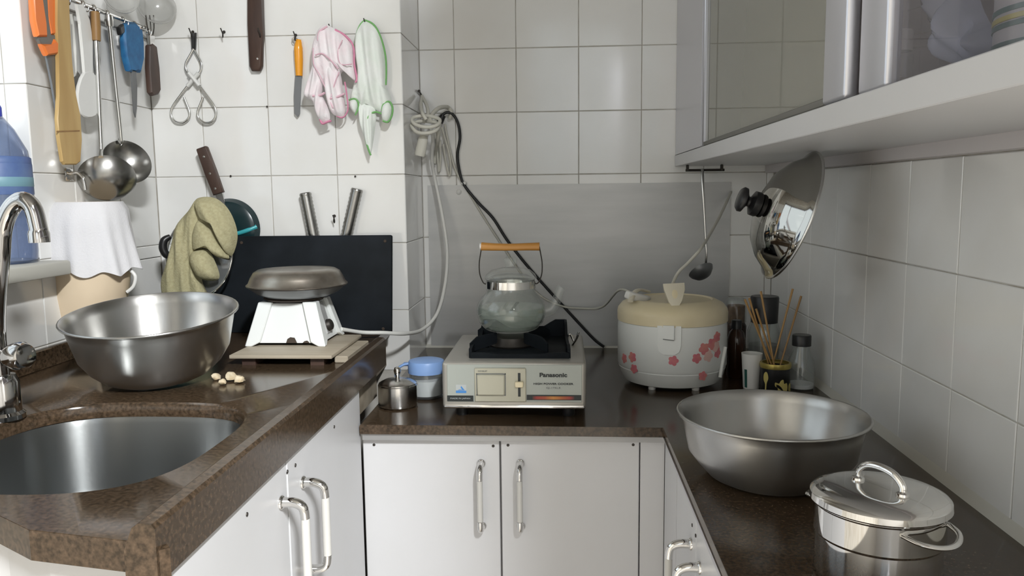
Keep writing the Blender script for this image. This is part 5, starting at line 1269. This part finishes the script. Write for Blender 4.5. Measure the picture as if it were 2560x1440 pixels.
# black cord
q = [bq(1100, 303, 0.020), bq(1104, 290, 0.022), bq(1118, 281, 0.020), bq(1134, 288, 0.016), bq(1146, 312, 0.012), bq(1150, 345, 0.010), bq(1144, 385, 0.009), bq(1148, 425, 0.009), bq(1160, 462, 0.009), bq(1195, 506, 0.009), bq(1232, 545, 0.009), bq(1266, 598, 0.009), bq(1302, 645, 0.009), bq(1340, 690, 0.009), bq(1392, 748, 0.009), bq(1440, 800, 0.009), bq(1485, 848, 0.009), bq(1510, 874, 0.009)]
q[-1].z = BZ+0.0036
t = thing('black_cable', 'black cord running from the cable bundle down behind the stove', 'cord', q[0])
part('cord', tube(q, 0.0035, 10, 6), M['bkcord'], t, w=True, ang=1)
k = tube([bq(1099, 306, 0.020), bq(1108, 288, 0.021)], [0.0085, 0.0070], 12, 1); part('plug', k, M['black'], t, w=True)
p = bq(1160, 458, 0.006); part('clip', box(p.x-0.006, p.x+0.006, BYY-0.012, BYY, p.z-0.004, p.z+0.004, 0.0015), M['whitepl'], t, w=True)

# ================================================================== things hung under the wall cabinet
# chrome pan lid
ax = Vector((-math.cos(math.radians(19)), -0.02, math.sin(math.radians(19)))).normalized()
LR_ = 0.103; LC_ = Vector((0.360, 1.290, -0.0400))
t = thing('hanging_pan_cover', 'large chrome domed pan cover with black knob hung under wall cabinet', 'pan cover', LC_)
k = lathe([(LR_, -0.002), (LR_+0.002, 0.0), (LR_, 0.003), (LR_*0.94, 0.006), (LR_*0.90, 0.010), (LR_*0.78, 0.026), (LR_*0.58, 0.041), (LR_*0.32, 0.050), (0, 0.0535), (0, 0.0520), (LR_*0.32, 0.0485), (LR_*0.57, 0.0395), (LR_*0.77, 0.0245), (LR_*0.89, 0.0085), (LR_*0.97, -0.001)], 72)
part('dome', xf(k, aim(ax)), M['darkchrome'], t, ang=1)
part('rim', xf(tube([((LR_+0.0005)*math.cos(a*math.pi/30), (LR_+0.0005)*math.sin(a*math.pi/30), 0) for a in range(60)], 0.0024, 8, 1, True), aim(ax)), M['steel'], t, ang=1)
k = lathe([(0, 0.0520), (0.0185, 0.0525), (0.0200, 0.056), (0.0195, 0.064), (0.013, 0.067), (0.0085, 0.069), (0.0080, 0.072), (0.013, 0.075), (0.0195, 0.078), (0.0200, 0.083), (0.016, 0.087), (0, 0.088)], 36)
part('knob', xf(k, aim(ax)), M['black'], t, ang=0.9)
tp_ = Vector((0, 0, 1)); up = (tp_-ax*tp_.dot(ax)).normalized()*LR_
part('hanging_ring', tube([up+Vector((0, 0.006, -0.002)), up+Vector((0.001, 0.005, 0.002)), up+Vector((0.001, 0, 0.0045)), up+Vector((0.001, -0.005, 0.002)), up+Vector((0, -0.006, -0.002))], 0.0012, 8, 4), M['steel'], t)
# rod and long ladle
ry = 1.86
a, b = at_y(1702, 413, ry), at_y(1800, 414, ry)
t = thing('underside_rod', 'dark thin metal rod fixed under the far end of wall cabinet', 'rod', (a.x, ry, UZ0))
a.x = max(a.x, UF+0.012)
part('rod', tube([Vector((a.x, ry, UZ0-0.012)), Vector((b.x+0.01, ry, UZ0-0.012))], 0.0030, 10, 1), M['iron'], t, w=True)
for x in (a.x+0.004, b.x+0.004): part('bracket', box(x-0.003, x+0.003, ry-0.004, ry+0.004, UZ0-0.014, UZ0-0.0002, 0.0008), M['iron'], t, w=True)
LY = 1.845
q = [at_y(1757, 418, LY), at_y(1757, 470, LY), at_y(1761, 540, LY), at_y(1764, 600, LY), at_y(1766, 640, LY)]
c = at_y(1752, 676, LY); q.append(c+Vector((0.010, 0.010, -0.004)))
t = thing('hanging_ladle', 'slim grey ladle hanging from the rod above the rice cooker', 'ladle', c)
q[0] = Vector((q[1].x, ry-0.004, UZ0-0.010))
part('rod', tube(q, [0.0042, 0.0036, 0.0032, 0.0030, 0.0035], 10, 6), M['steel'], t, w=True, ang=1)
k = lathe([(0, -0.020), (0.018, -0.016), (0.027, -0.006), (0.0295, 0.0), (0.0285, 0.0006), (0.025, -0.006), (0.017, -0.0145), (0, -0.018)], 32)
part('bowl', xf(k, aim((-0.35, 0.55, 0.75))), M['bladegrey'], t, ang=1)
